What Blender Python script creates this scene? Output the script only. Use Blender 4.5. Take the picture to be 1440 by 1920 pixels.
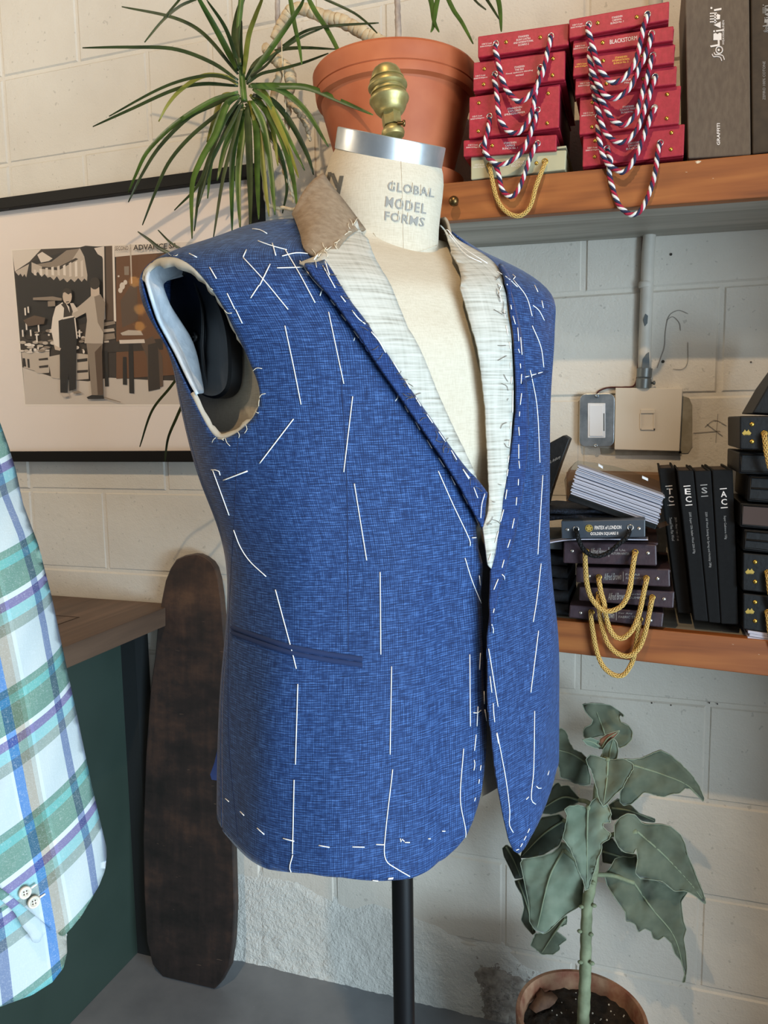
import bpy, bmesh, math, random
import numpy as np
from mathutils import Vector, Matrix
from mathutils.bvhtree import BVHTree
from mathutils.geometry import delaunay_2d_cdt

random.seed(7); rng = np.random.default_rng(7)
SC = bpy.context.scene
for o_ in list(bpy.data.objects): bpy.data.objects.remove(o_)
COL = SC.collection
def nrm(v): v = np.asarray(v, float); return v/np.linalg.norm(v)

# ------------------------------------------------------------ camera
F_PX, PITCH, ROLL, YAW, CAMZ = 1437.0, 0.114, -0.015, -0.326, 1.35
FW = np.array([math.sin(YAW)*math.cos(PITCH), math.cos(YAW)*math.cos(PITCH), -math.sin(PITCH)])
R0 = np.array([math.cos(YAW), -math.sin(YAW), 0.0]); U0 = np.cross(R0, FW)
R2 = R0*math.cos(ROLL) + U0*math.sin(ROLL); U2 = U0*math.cos(ROLL) - R0*math.sin(ROLL)
CAM = np.array([0, 0, CAMZ])
cam_d = bpy.data.cameras.new('camera'); cam = bpy.data.objects.new('camera', cam_d); COL.objects.link(cam)
cam.matrix_world = Matrix(((R2[0], U2[0], -FW[0], 0), (R2[1], U2[1], -FW[1], 0), (R2[2], U2[2], -FW[2], CAMZ), (0, 0, 0, 1)))
cam_d.sensor_fit = 'HORIZONTAL'; cam_d.sensor_width = 36; cam_d.lens = 36*F_PX/1440; cam_d.clip_start = 0.02
SC.camera = cam

# ------------------------------------------------------------ light, sky, exposure
SC.view_settings.view_transform = 'Standard'; SC.view_settings.look = 'None'
SC.view_settings.gamma = 1; SC.view_settings.use_curve_mapping = False
SC.view_settings.exposure = 0.0
world = bpy.data.worlds.new('world'); SC.world = world; world.use_nodes = True
bg = world.node_tree.nodes['Background']; bg.inputs[0].default_value = (0.80, 0.90, 1.0, 1); bg.inputs[1].default_value = 0.09
def area(name, loc, target, sx, sy, power, color):
    d = bpy.data.lights.new(name, 'AREA'); d.shape = 'RECTANGLE'; d.size = sx; d.size_y = sy; d.energy = power; d.color = color
    o = bpy.data.objects.new(name, d); COL.objects.link(o); o.location = loc
    o.rotation_euler = (Vector(target)-Vector(loc)).to_track_quat('-Z', 'Y').to_euler(); return o
area('shop_window_light', (2.45, -0.75, 0.60), (-0.5, 1.3, 0.45), 2.0, 1.1, 178, (0.62, 0.83, 1.0))
area('shop_front_light', (2.3, -1.7, 1.8), (-0.4, 1.2, 1.2), 2.4, 2.0, 58, (0.90, 0.97, 1.0))
def spot(name, loc, power, color, rad):
    d = bpy.data.lights.new(name, 'POINT'); d.energy = power; d.color = color; d.shadow_soft_size = rad
    o = bpy.data.objects.new(name, d); COL.objects.link(o); o.location = loc; return o
spot('track_lamp_light', (-0.25, -0.43, 3.3), 112, (1.0, 0.70, 0.40), 0.022)
spot('string_bulb_light', (-2.3, 0.3, 2.5), 34, (1.0, 0.86, 0.66), 0.05)

# ------------------------------------------------------------ pixel rays on the photograph (1440 x 1920)
def ray(x, y): return FW + (x-720)/F_PX*R2 - (y-960)/F_PX*U2
def onY(x, y, Y): d = ray(x, y); return CAM + d*(Y/d[1])
def onZ(x, y, Z): d = ray(x, y); return CAM + d*((Z-CAMZ)/d[2])
def dep(x, y, t): return CAM + ray(x, y)*t
def onPlane(x, y, p, n): d = ray(x, y); return CAM + d*(np.dot(np.asarray(p)-CAM, n)/np.dot(d, n))
def proj(P):
    P = np.asarray(P, float)-CAM; z = P@FW
    return 720+F_PX*(P@R2)/z, 960-F_PX*(P@U2)/z

# ------------------------------------------------------------ materials
def C(h):
    h = h.lstrip('#'); v = [int(h[i:i+2], 16)/255 for i in (0, 2, 4)]
    return tuple((c/12.92 if c <= .04045 else ((c+.055)/1.055)**2.4) for c in v) + (1,)
MATS = {}
class NT:
    def __init__(s, m): s.t = m.node_tree; s.n = s.t.nodes; s.l = s.t.links
    def new(s, typ, **k):
        nd = s.n.new(typ)
        for a, b in k.items(): setattr(nd, a, b)
        return nd
    def math(s, op, a, b=None, c=None):
        nd = s.n.new('ShaderNodeMath'); nd.operation = op
        for i, v in enumerate((a, b, c)):
            if v is None: continue
            if isinstance(v, (int, float)): nd.inputs[i].default_value = v
            else: s.l.new(v, nd.inputs[i])
        return nd.outputs[0]
    def mix(s, fac, a, b, blend='MIX'):
        nd = s.n.new('ShaderNodeMix'); nd.data_type = 'RGBA'; nd.blend_type = blend
        for i, v in ((0, fac), (6, a), (7, b)):
            if isinstance(v, (int, float)): nd.inputs[i].default_value = v
            elif isinstance(v, tuple): nd.inputs[i].default_value = v
            else: s.l.new(v, nd.inputs[i])
        return nd.outputs[2]
    def noise(s, vec, scale, detail=3, rough=.55):
        nd = s.n.new('ShaderNodeTexNoise'); nd.inputs['Scale'].default_value = scale; nd.inputs['Detail'].default_value = detail
        nd.inputs['Roughness'].default_value = rough
        if vec is not None: s.l.new(vec, nd.inputs['Vector'])
        return nd.outputs[0]
    def mapping(s, vec, scale=(1, 1, 1), rot=(0, 0, 0)):
        nd = s.n.new('ShaderNodeMapping'); nd.inputs['Scale'].default_value = scale; nd.inputs['Rotation'].default_value = rot
        s.l.new(vec, nd.inputs['Vector']); return nd.outputs[0]
    def ramp(s, fac, stops):
        nd = s.n.new('ShaderNodeValToRGB'); e = nd.color_ramp.elements
        while len(e) > 1: e.remove(e[-1])
        e[0].position, e[0].color = stops[0]
        for p, c in stops[1:]:
            k = e.new(p); k.color = c
        s.l.new(fac, nd.inputs[0]); return nd.outputs[0]
    def coord(s, k='Object'): return s.n.new('ShaderNodeTexCoord').outputs[k]
    def bump(s, h, strength, dist=.002):
        nd = s.n.new('ShaderNodeBump'); nd.inputs['Strength'].default_value = strength; nd.inputs['Distance'].default_value = dist
        s.l.new(h, nd.inputs['Height']); return nd.outputs[0]
def base(name):
    m = bpy.data.materials.new(name); m.use_nodes = True; MATS[name] = m
    t = NT(m); return m, t, t.n['Principled BSDF']
def mat(name, col, rough=.6, metal=0, col2=None, scale=20, stretch=(1, 1, 1), bump=0, bscale=None, spec=.5, contrast=(.35, .65), bdist=.002):
    if name in MATS: return MATS[name]
    m, t, p = base(name); c = C(col)
    p.inputs['Roughness'].default_value = rough; p.inputs['Metallic'].default_value = metal; p.inputs['Specular IOR Level'].default_value = spec
    p.inputs['Base Color'].default_value = c
    if col2 or bump:
        v = t.mapping(t.coord(), stretch)
        if col2:
            n = t.noise(v, scale, 4); t.l.new(t.ramp(n, [(contrast[0], c), (contrast[1], C(col2))]), p.inputs['Base Color'])
        if bump:
            t.l.new(t.bump(t.noise(v, bscale or scale, 4), bump, bdist), p.inputs['Normal'])
    return m

def m_fabric(name, dark, mid, light, gain=1.0):
    """woven suiting: crossed slub threads read from the panel's own UV (metres)"""
    m, t, p = base(name); uv = t.coord('UV')
    n1 = t.noise(t.mapping(uv, (60, 640, 1)), 1.0, 3, .7); n2 = t.noise(t.mapping(uv, (560, 50, 1)), 1.0, 3, .7)
    sx = t.new('ShaderNodeSeparateXYZ'); t.l.new(uv, sx.inputs[0])
    w1 = t.math('SINE', t.math('MULTIPLY', sx.outputs[0], 2*math.pi/.0024)); w2 = t.math('SINE', t.math('MULTIPLY', sx.outputs[1], 2*math.pi/.0024))
    g = t.math('MULTIPLY', t.math('ADD', w1, w2), .045*gain)
    f = t.math('ADD', t.math('ADD', t.math('MULTIPLY', n1, .62*gain), t.math('MULTIPLY', n2, .42*gain)), g)
    f = t.math('ADD', f, .5-.52*gain)
    t.l.new(t.ramp(f, [(.30, C(dark)), (.5, C(mid)), (.70, C(light))]), p.inputs['Base Color'])
    p.inputs['Roughness'].default_value = .75; p.inputs['Specular IOR Level'].default_value = .25
    p.inputs['Sheen Weight'].default_value = .12; p.inputs['Sheen Roughness'].default_value = .4
    t.l.new(t.bump(f, .25, .0006), p.inputs['Normal'])
    return m
m_fabric('blue_suiting', '#0c1d40', '#1a3461', '#44669c', 1.2)
m_fabric('blue_suiting_strip', '#0d1d40', '#183060', '#34538b', 1.1)
def m_canvas(name, a, b, c):
    m, t, p = base(name); uv = t.coord('UV')
    n1 = t.noise(t.mapping(uv, (14, 330, 1)), 1, 3, .7); n2 = t.noise(t.mapping(uv, (260, 14, 1)), 1, 2, .6)
    f = t.math('ADD', t.math('MULTIPLY', n1, .8), t.math('MULTIPLY', n2, .25))
    t.l.new(t.ramp(f, [(.36, C(a)), (.5, C(b)), (.62, C(c))]), p.inputs['Base Color'])
    p.inputs['Roughness'].default_value = .9; p.inputs['Specular IOR Level'].default_value = .15
    t.l.new(t.bump(f, .4, .001), p.inputs['Normal']); return m
m_canvas('canvas', '#928e82', '#b4b1a6', '#c4c1b7')
def m_linen():
    m, t, p = base('linen'); o = t.coord()
    n1 = t.noise(t.mapping(o, (900, 900, 120)), 1, 2); n2 = t.noise(t.mapping(o, (90, 90, 1000)), 1, 2); n3 = t.noise(o, 9, 3)
    f = t.math('ADD', t.math('MULTIPLY', t.math('ADD', n1, n2), .4), t.math('MULTIPLY', n3, .25))
    t.l.new(t.ramp(f, [(.30, C('#b5a892')), (.55, C('#c6bba7')), (.8, C('#d0c6b4'))]), p.inputs['Base Color'])
    p.inputs['Roughness'].default_value = .85; p.inputs['Specular IOR Level'].default_value = .2
    t.l.new(t.bump(f, .25, .0008), p.inputs['Normal'])
m_linen()
def m_wood(name, a, b, c, axis=0, scale=1.0, worn=None, rough=.5):
    m, t, p = base(name); o = t.coord()
    st = [26*scale]*3; st[axis] = 1.6*scale
    v = t.mapping(o, tuple(st)); n = t.noise(v, 1.0, 5, .6)
    wv = t.math('SINE', t.math('MULTIPLY', t.noise(t.mapping(o, tuple(s_*.35 for s_ in st)), 1, 3), 60))
    f = t.math('ADD', n, t.math('MULTIPLY', wv, .07))
    col = t.ramp(f, [(.3, C(a)), (.5, C(b)), (.72, C(c))])
    if worn:
        st2 = [110]*3; st2[axis] = 22
        wn = t.noise(t.mapping(o, tuple(st2)), 1, 4, .7); w2 = t.noise(o, 7, 2)
        k = t.math('MULTIPLY', t.math('GREATER_THAN', wn, .66), t.math('GREATER_THAN', w2, .62))
        col = t.mix(k, col, C(worn))
    t.l.new(col, p.inputs['Base Color']); p.inputs['Roughness'].default_value = rough
    t.l.new(t.bump(f, .2, .001), p.inputs['Normal'])
m_wood('shelf_pine', '#713c19', '#935426', '#ab6a34', 0, 1, '#d9c9ae')
m_wood('shelf_grey', '#7e7a6e', '#9c978b', '#b2ada1', 0, .7)
m_wood('walnut', '#4b3a2f', '#5d4839', '#6f5847', 1, .8, None, .55)
def m_paint():
    m, t, p = base('block_paint'); o = t.coord(); g = t.new('ShaderNodeNewGeometry').outputs['Position']
    n1 = t.noise(g, 3.0, 3); n2 = t.noise(g, 55, 4, .65); n3 = t.noise(g, 260, 2)
    col = t.ramp(n1, [(.3, C('#c9c2b6')), (.7, C('#d8d2c6'))])
    spk = t.math('GREATER_THAN', t.noise(g, 90, 1), .74)
    col = t.mix(t.math('MULTIPLY', spk, .35), col, C('#8f8a80'))
    sm = t.math('GREATER_THAN', t.noise(t.mapping(g, (1, 1, 1.6)), 16, 5, .7), .68)
    col = t.mix(t.math('MULTIPLY', sm, .12), col, C('#a39d92'))
    t.l.new(col, p.inputs['Base Color']); p.inputs['Roughness'].default_value = .55; p.inputs['Specular IOR Level'].default_value = .35
    h = t.math('ADD', t.math('MULTIPLY', n2, .8), t.math('MULTIPLY', n3, .35))
    t.l.new(t.bump(h, .55, .0035), p.inputs['Normal'])
m_paint()
def m_plaster():
    m, t, p = base('rough_plaster'); g = t.new('ShaderNodeNewGeometry').outputs['Position']
    n1 = t.noise(g, 30, 5, .7); n2 = t.noise(g, 120, 3, .7)
    h = t.math('ADD', n1, t.math('MULTIPLY', n2, .4))
    sx = t.new('ShaderNodeSeparateXYZ'); t.l.new(g, sx.inputs[0])
    # bare, unpainted masonry towards the right-hand foot of the wall
    k = t.math('MULTIPLY', t.math('GREATER_THAN', t.math('ADD', sx.outputs[0], t.math('MULTIPLY', n1, .16)), -.24),
               t.math('LESS_THAN', t.math('SUBTRACT', sx.outputs[2], t.math('MULTIPLY', n1, .25)), -.01))
    col = t.mix(k, C('#d4d2ca'), t.ramp(n2, [(.35, C('#77716a')), (.65, C('#a8a096'))]))
    t.l.new(col, p.inputs['Base Color']); p.inputs['Roughness'].default_value = .8
    t.l.new(t.bump(h, .8, .008), p.inputs['Normal'])
m_plaster()
def m_floor():
    m, t, p = base('concrete_floor'); o = t.coord()
    n = t.noise(o, 4, 5, .6); s = t.math('GREATER_THAN', t.noise(t.mapping(o, (9, 40, 9), (0, 0, .5)), 1, 4, .7), .70)
    col = t.ramp(n, [(.3, C('#6c7076')), (.7, C('#878b90'))]); col = t.mix(t.math('MULTIPLY', s, .35), col, C('#a9adb2'))
    t.l.new(col, p.inputs['Base Color']); p.inputs['Roughness'].default_value = .45
m_floor()
def m_board():
    m, t, p = base('old_board_wood'); o = t.coord()
    n = t.noise(o, 7, 4, .6); n2 = t.noise(t.mapping(o, (60, 60, 6)), 1, 4, .6)
    sx = t.new('ShaderNodeSeparateXYZ'); t.l.new(o, sx.inputs[0])
    f = t.math('ADD', t.math('MULTIPLY', t.noise(t.mapping(o, (5, 5, 9)), 1, 6, .68), .8), t.math('MULTIPLY', n2, .2))
    f = t.math('ADD', f, t.math('MULTIPLY', t.math('SUBTRACT', sx.outputs[2], .62), .10))
    col = t.ramp(f, [(.36, C('#1d1917')), (.48, C('#2c2320')), (.58, C('#402f27')), (.72, C('#5a4232'))])
    sc = t.math('GREATER_THAN', t.noise(t.mapping(o, (18, 18, 160)), 1, 2, .6), .73)
    col = t.mix(t.math('MULTIPLY', sc, .30), col, C('#8a6f5c'))
    t.l.new(col, p.inputs['Base Color']); p.inputs['Roughness'].default_value = .5; t.l.new(t.bump(f, .3, .002), p.inputs['Normal'])
m_board()
def m_leaf(name, a, b, fuzz=.0, rough=.5):
    m, t, p = base(name); o = t.coord(); n = t.noise(o, 22, 3)
    t.l.new(t.ramp(n, [(.3, C(a)), (.7, C(b))]), p.inputs['Base Color']); p.inputs['Roughness'].default_value = rough
    p.inputs['Sheen Weight'].default_value = fuzz
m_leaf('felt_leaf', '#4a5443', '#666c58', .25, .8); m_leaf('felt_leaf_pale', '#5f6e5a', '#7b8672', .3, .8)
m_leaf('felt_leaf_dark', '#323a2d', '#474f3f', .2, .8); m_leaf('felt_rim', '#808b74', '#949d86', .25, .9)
m_leaf('strap_leaf', '#2f4317', '#54702a', 0, .38); m_leaf('strap_leaf_dark', '#232d14', '#3d4a22', 0, .4); m_leaf('strap_leaf_yellow', '#6b6a22', '#8d8a3a', 0, .45)
mat('felt_vein', '#828c72', .85); mat('felt_stem', '#6b7257', .8, col2='#868e70', scale=40); mat('bark', '#b39a78', .85, col2='#d6c4a2', scale=26, bump=.6); mat('cane', '#8a7c74', .7, col2='#b9aca0', scale=60, stretch=(1, 1, .5))
mat('terracotta', '#a8552f', .62, col2='#bc6a42', scale=8); mat('terracotta_dirty', '#7d4a35', .8, col2='#a88468', scale=26, bump=.5)
mat('soil', '#1d1712', .95, col2='#33291f', scale=70, bump=1.0, bdist=.006); mat('perlite', '#d8d4c8', .8)
mat('brass', '#9c8d57', .46, .75, col2='#b5a873', scale=60, bump=.15); mat('gold', '#c9a24a', .3, .9); mat('old_brass', '#6f5836', .35, .9)
mat('steel', '#8e979d', .35, .85, col2='#b9c0c4', scale=30); mat('cap_metal', '#b9bec2', .34, .8, col2='#d8dbdc', scale=25); mat('silver', '#d9d4cc', .25, .9)
mat('black_paint', '#08080a', .4, spec=.35); mat('black_plate', '#0a0c0f', .45, col2='#101317', scale=30, spec=.4); mat('black_frame', '#0a0807', .55, spec=.2)
mat('felt_brown', '#84705a', .95, col2='#95826b', scale=140, bump=.3); mat('white_thread', '#f4f4f2', .8); mat('cream_thread', '#e8dcc4', .8); mat('dark_thread', '#5a534c', .8)
mat('wadding', '#b9c4ce', .95, col2='#d0d8df', scale=60, bump=.5, bdist=.004); mat('navy_edge', '#1b2b57', .85)
mat('red_cloth', '#9b1a2e', .5, col2='#aa2236', scale=180, bump=.12); mat('red_dark', '#5c0f1c', .6); mat('beige_cloth', '#b0aa8a', .55)
mat('rope_red', '#a51d3c', .85, bump=.4, bscale=700); mat('rope_white', '#e6e2de', .85, bump=.4, bscale=700); mat('rope_navy', '#262a48', .85, bump=.4, bscale=700)
mat('rope_gold_core', '#6b5524', .8); mat('rope_gold', '#d2ad63', .55, .25); mat('rope_black', '#1d191a', .7)
mat('print_white', '#e9dfd8', .5); mat('print_gold', '#e5c467', .3, .6); mat('print_pink', '#d9b0b4', .5); mat('print_grey', '#9a9794', .6); mat('stencil', '#8d8a84', .9); mat('stencil_dark', '#5d5a52', .9)
mat('brown_linen_board', '#5b4d40', .75, col2='#665849', scale=60, stretch=(3, 3, 1)); mat('brown_board_dark', '#3d3226', .8, col2='#483b2d', scale=60)
mat('black_leather', '#0c0c0d', .5, col2='#121213', scale=120, bump=.2, spec=.35); mat('black_cloth', '#0a0a0b', .75, col2='#0f1011', scale=200, spec=.25); mat('black_edge', '#473a31', .8); mat('grey_leather', '#3a4048', .45)
mat('oxblood_leather', '#33232a', .5, col2='#3d2b31', scale=120, bump=.25); mat('brown_suede', '#4a3b36', .8)
mat('navy_fabric', '#10141f', .85, col2='#2b3445', scale=300, contrast=(.45, .6)); mat('black_fabric', '#0c0d10', .9, col2='#17191f', scale=200)
mat('paper', '#c2bdc9', .75); mat('paper_line', '#8d8894', .8); mat('cardboard', '#8c6a4c', .85); mat('white_plastic', '#dfe0e2', .35); mat('cream_plate', '#d3c8b6', .5, col2='#d9cfbf', scale=8)
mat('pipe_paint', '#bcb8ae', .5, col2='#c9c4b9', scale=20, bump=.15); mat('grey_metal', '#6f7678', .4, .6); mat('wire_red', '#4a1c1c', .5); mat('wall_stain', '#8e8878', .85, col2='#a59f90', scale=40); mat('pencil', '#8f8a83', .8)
mat('green_panel', '#2c3a33', .5, col2='#313f38', scale=6); mat('mat_board', '#e6d9cf', .8); mat('photo_edge', '#f1ebe3', .8)
mat('shell_button', '#b9b0a0', .3, col2='#d4ccbd', scale=90)
for nm, cc in (('p_black', '#1d1610'), ('p_dark', '#33281f'), ('p_brown', '#5a4534'), ('p_mid', '#8d7d6d'), ('p_light', '#bfb0a0'), ('p_pale', '#d9cbbd'), ('p_white', '#e9ddd0'), ('p_street', '#cabdb0'), ('p_skin', '#cdb9a6'), ('p_door', '#6a4426')): mat(nm, cc, .6)
def m_glass(name, rough=.02, tint=(1, 1, 1, 1), alpha=.12):
    m, t, p = base(name); n = t.n; out = n['Material Output']
    tr = n.new('ShaderNodeBsdfTransparent'); tr.inputs[0].default_value = tint; gl = n.new('ShaderNodeBsdfGlossy'); gl.inputs['Roughness'].default_value = rough
    fr = n.new('ShaderNodeFresnel'); fr.inputs[0].default_value = 1.45
    mx = n.new('ShaderNodeMixShader'); f = t.math('MULTIPLY', t.math('ADD', fr.outputs[0], alpha-.04), t.math('SUBTRACT', 1.0, t.new('ShaderNodeNewGeometry').outputs['Backfacing']))
    t.l.new(f, mx.inputs[0]); t.l.new(tr.outputs[0], mx.inputs[1]); t.l.new(gl.outputs[0], mx.inputs[2]); t.l.new(mx.outputs[0], out.inputs[0])
m_glass('picture_glass', .03, (1, 1, 1, 1), .02); m_glass('clear_plastic', .08, (.90, .93, .93, 1), .10)
def m_emit(name, col, s):
    m, t, p = base(name); p.inputs['Emission Color'].default_value = C(col); p.inputs['Emission Strength'].default_value = s; p.inputs['Base Color'].default_value = C(col)
m_emit('warm_bulb', '#ffb45a', 14)
def m_plaid():
    """woven check from the cloth's UV in metres: weft bands along v, warp bands along u"""
    m, t, p = base('plaid_cotton'); uv = t.coord('UV'); sx = t.new('ShaderNodeSeparateXYZ'); t.l.new(uv, sx.inputs[0])
    PV, PU = .097, .2
    fv = t.math('FRACT', t.math('DIVIDE', t.math('SUBTRACT', sx.outputs[1], t.math('MULTIPLY', t.math('ADD', sx.outputs[0], .03), .26)), PV)); fu = t.math('FRACT', t.math('DIVIDE', t.math('ADD', sx.outputs[0], .030), PU))
    def bands(f, lst):
        nd = t.n.new('ShaderNodeValToRGB'); nd.color_ramp.interpolation = 'CONSTANT'; e = nd.color_ramp.elements
        while len(e) > 1: e.remove(e[-1])
        e[0].position, e[0].color = lst[0][0], C(lst[0][1])
        for q, c in lst[1:]:
            k = e.new(q); k.color = C(c)
        t.l.new(f, nd.inputs[0]); return nd.outputs[0]
    weft = bands(fv, [(0, '#8f85b4'), (.07, '#a4d8db'), (.16, '#a7b5ae'), (.245, '#dfe7ea'), (.63, '#7ea597'), (.69, '#7bc5c0'), (.76, '#7da393'), (.955, '#f2f8fa')])
    warp = bands(fu, [(0, '#dfe6f4'), (.10, '#eff3f3'), (.173, '#8f9cbf'), (.218, '#eef2f0'), (.343, '#fbffff'), (.357, '#dcd9cf'), (.378, '#cdbfae'), (.417, '#6c9fde'), (.455, '#f8fcff'), (.467, '#edf3f6'), (.60, '#8f9cbf'), (.64, '#eef2f0'), (.90, '#dfe6f4')])
    col = t.mix(1.0, weft, warp, 'MULTIPLY')
    n1 = t.noise(t.mapping(uv, (900, 180, 1)), 1, 2); n2 = t.noise(t.mapping(uv, (180, 900, 1)), 1, 2)
    sl = t.math('MULTIPLY', t.math('SUBTRACT', t.math('ADD', n1, n2), 1.0), .75)
    col = t.mix(t.math('ABSOLUTE', sl), col, C('#eef3f4')); col = t.mix(1.0, col, (.66, .65, .64, 1), 'MULTIPLY'); t.l.new(col, p.inputs['Base Color'])
    p.inputs['Roughness'].default_value = .85; p.inputs['Specular IOR Level'].default_value = .15
    t.l.new(t.bump(t.math('ADD', n1, n2), .3, .0008), p.inputs['Normal'])
m_plaid()

# ------------------------------------------------------------ mesh building
class MB:
    def __init__(s): s.v = []; s.f = []; s.m = []; s.uv = {}; s.n = 0
    def add(s, V, Fc, mi=0, uv=None):
        o = s.n; V = np.asarray(V, float); s.v.extend(V.tolist()); s.n += len(V)
        for k, fc in enumerate(Fc):
            if uv is not None: s.uv[len(s.f)] = [uv[i] for i in fc]
            s.f.append([i+o for i in fc]); s.m.append(mi if isinstance(mi, int) else mi[k])
        return s
    def box(s, lo, hi, mi=0, bev=0):
        x0, y0, z0 = lo; x1, y1, z1 = hi
        return s.hexa([(x0, y0, z0), (x1, y0, z0), (x1, y0, z1), (x0, y0, z1)], [(x0, y1, z0), (x1, y1, z0), (x1, y1, z1), (x0, y1, z1)], mi)
    def hexa(s, A, B, mi=0):
        """front ring A, back ring B (same winding)"""
        n = len(A); V = list(A)+list(B); Fc = [list(range(n)), list(range(2*n-1, n-1, -1))]
        for i in range(n): j = (i+1) % n; Fc.append([i, i+n, j+n, j])
        return s.add(V, Fc, mi)
    def tube(s, pts, rad, seg=6, mi=0, cap=True, closed=False):
        P = np.asarray(pts, float); n = len(P)
        r = np.full(n, rad) if np.isscalar(rad) else np.asarray(rad, float)
        T = np.gradient(P, axis=0)
        if closed: T = np.roll(P, -1, 0)-np.roll(P, 1, 0)
        T /= (np.linalg.norm(T, axis=1, keepdims=True)+1e-12)
        a = np.array([0, 0, 1.]) if abs(T[0][2]) < .9 else np.array([1., 0, 0])
        N = np.cross(T[0], a); N /= np.linalg.norm(N); V = []
        for i in range(n):
            N = N-T[i]*(N@T[i]); N /= np.linalg.norm(N)+1e-12; B = np.cross(T[i], N)
            for k in range(seg):
                q = 2*math.pi*k/seg; V.append(P[i]+r[i]*(N*math.cos(q)+B*math.sin(q)))
        Fc = []
        for i in range(n if closed else n-1):
            i2 = (i+1) % n
            for k in range(seg): k2 = (k+1) % seg; Fc.append([i*seg+k, i*seg+k2, i2*seg+k2, i2*seg+k])
        if cap and not closed: Fc += [list(range(seg-1, -1, -1)), [(n-1)*seg+k for k in range(seg)]]
        return s.add(V, Fc, mi)
    def lathe(s, c, ax, prof, seg=32, mi=0, mis=None, ref=None):
        """prof: (radius, height along ax)"""
        ax = nrm(ax); a = np.array([1., 0, 0]) if abs(ax[0]) < .8 else np.array([0, 1., 0])
        if ref is not None: a = np.asarray(ref, float)
        e1 = nrm(a-ax*(a@ax)); e2 = np.cross(ax, e1); V = []; Fc = []; ms = []; c = np.asarray(c, float)
        for r, h in prof:
            for k in range(seg): q = 2*math.pi*k/seg; V.append(c+ax*h+r*(e1*math.cos(q)+e2*math.sin(q)))
        for i in range(len(prof)-1):
            for k in range(seg):
                k2 = (k+1) % seg; Fc.append([i*seg+k, i*seg+k2, (i+1)*seg+k2, (i+1)*seg+k]); ms.append(mi if mis is None else mis[i])
        if prof[0][0] > 1e-6: Fc.append(list(range(seg-1, -1, -1))); ms.append(ms[0])
        if prof[-1][0] > 1e-6: Fc.append([(len(prof)-1)*seg+k for k in range(seg)]); ms.append(ms[-1])
        return s.add(V, Fc, ms)
    def sphere(s, c, r, seg=10, mi=0, sc=(1, 1, 1)):
        V = []; Fc = []; h = seg//2+1
        for i in range(h+1):
            th = math.pi*i/h
            for k in range(seg): q = 2*math.pi*k/seg; V.append((c[0]+r*sc[0]*math.sin(th)*math.cos(q), c[1]+r*sc[1]*math.sin(th)*math.sin(q), c[2]+r*sc[2]*math.cos(th)))
        for i in range(h):
            for k in range(seg): k2 = (k+1) % seg; Fc.append([i*seg+k, (i+1)*seg+k, (i+1)*seg+k2, i*seg+k2])
        return s.add(V, Fc, mi)
ROOT = {}
def obj(name, mb, mats, parent=None, smooth=False, bevel=0, solid=0, kind=None, label=None, auto=None):
    me = bpy.data.meshes.new(name); off = np.array(ROOT.get(parent.name if parent else None, (0, 0, 0)), float)
    V = (np.asarray(mb.v)-off) if mb.n else np.zeros((0, 3))
    me.from_pydata(V.tolist(), [], mb.f)
    for m in ([mats] if isinstance(mats, str) else mats): me.materials.append(MATS[m])
    me.polygons.foreach_set('material_index', mb.m)
    if mb.uv:
        uvl = me.uv_layers.new(name='UVMap')
        for pi, u in mb.uv.items():
            p = me.polygons[pi]
            for li, q in zip(p.loop_indices, u): uvl.data[li].uv = q
    if smooth: me.polygons.foreach_set('use_smooth', [True]*len(me.polygons))
    me.update(); o = bpy.data.objects.new(name, me); COL.objects.link(o)
    if parent: o.parent = parent; ROOT[o.name] = ROOT[parent.name]
    if bevel:
        b = o.modifiers.new('bevel', 'BEVEL'); b.width = bevel; b.segments = 2; b.limit_method = 'ANGLE'; b.angle_limit = .6
    if solid:
        q = o.modifiers.new('solidify', 'SOLIDIFY'); q.thickness = solid; q.offset = -1
    if auto:
        me.polygons.foreach_set('use_smooth', [True]*len(me.polygons))
        bm = bmesh.new(); bm.from_mesh(me)
        for e in bm.edges: e.smooth = not (len(e.link_faces) == 2 and e.calc_face_angle(0) > auto)
        bm.to_mesh(me); bm.free()
    if kind: o['kind'] = kind
    if label: o['label'] = label
    return o
def thing(name, loc, label, cat, group=None):
    o = bpy.data.objects.new(name, None); COL.objects.link(o); o.location = tuple(float(v) for v in loc); o.empty_display_size = .03; ROOT[o.name] = tuple(float(v) for v in loc)
    o['label'] = label; o['category'] = cat
    if group: o['group'] = group
    return o
def tag(o, label, cat, group=None):
    o['label'] = label; o['category'] = cat
    if group: o['group'] = group
    return o
def spline(pts, n):
    P = np.asarray(pts, float)
    if len(P) < 3: return np.array([P[0]+(P[-1]-P[0])*t for t in np.linspace(0, 1, n)])
    d = np.r_[0, np.cumsum(np.linalg.norm(np.diff(P, axis=0), axis=1)**.6+1e-9)]; q = np.linspace(0, d[-1], n); out = []
    M = np.zeros_like(P); M[1:-1] = (P[2:]-P[:-2])/(d[2:]-d[:-2])[:, None]; M[0] = (P[1]-P[0])/(d[1]-d[0]); M[-1] = (P[-1]-P[-2])/(d[-1]-d[-2])
    for t in q:
        i = min(max(np.searchsorted(d, t)-1, 0), len(P)-2); h = d[i+1]-d[i]; s_ = (t-d[i])/h
        out.append((2*s_**3-3*s_**2+1)*P[i]+(s_**3-2*s_**2+s_)*h*M[i]+(-2*s_**3+3*s_**2)*P[i+1]+(s_**3-s_**2)*h*M[i+1])
    return np.array(out)
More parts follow.
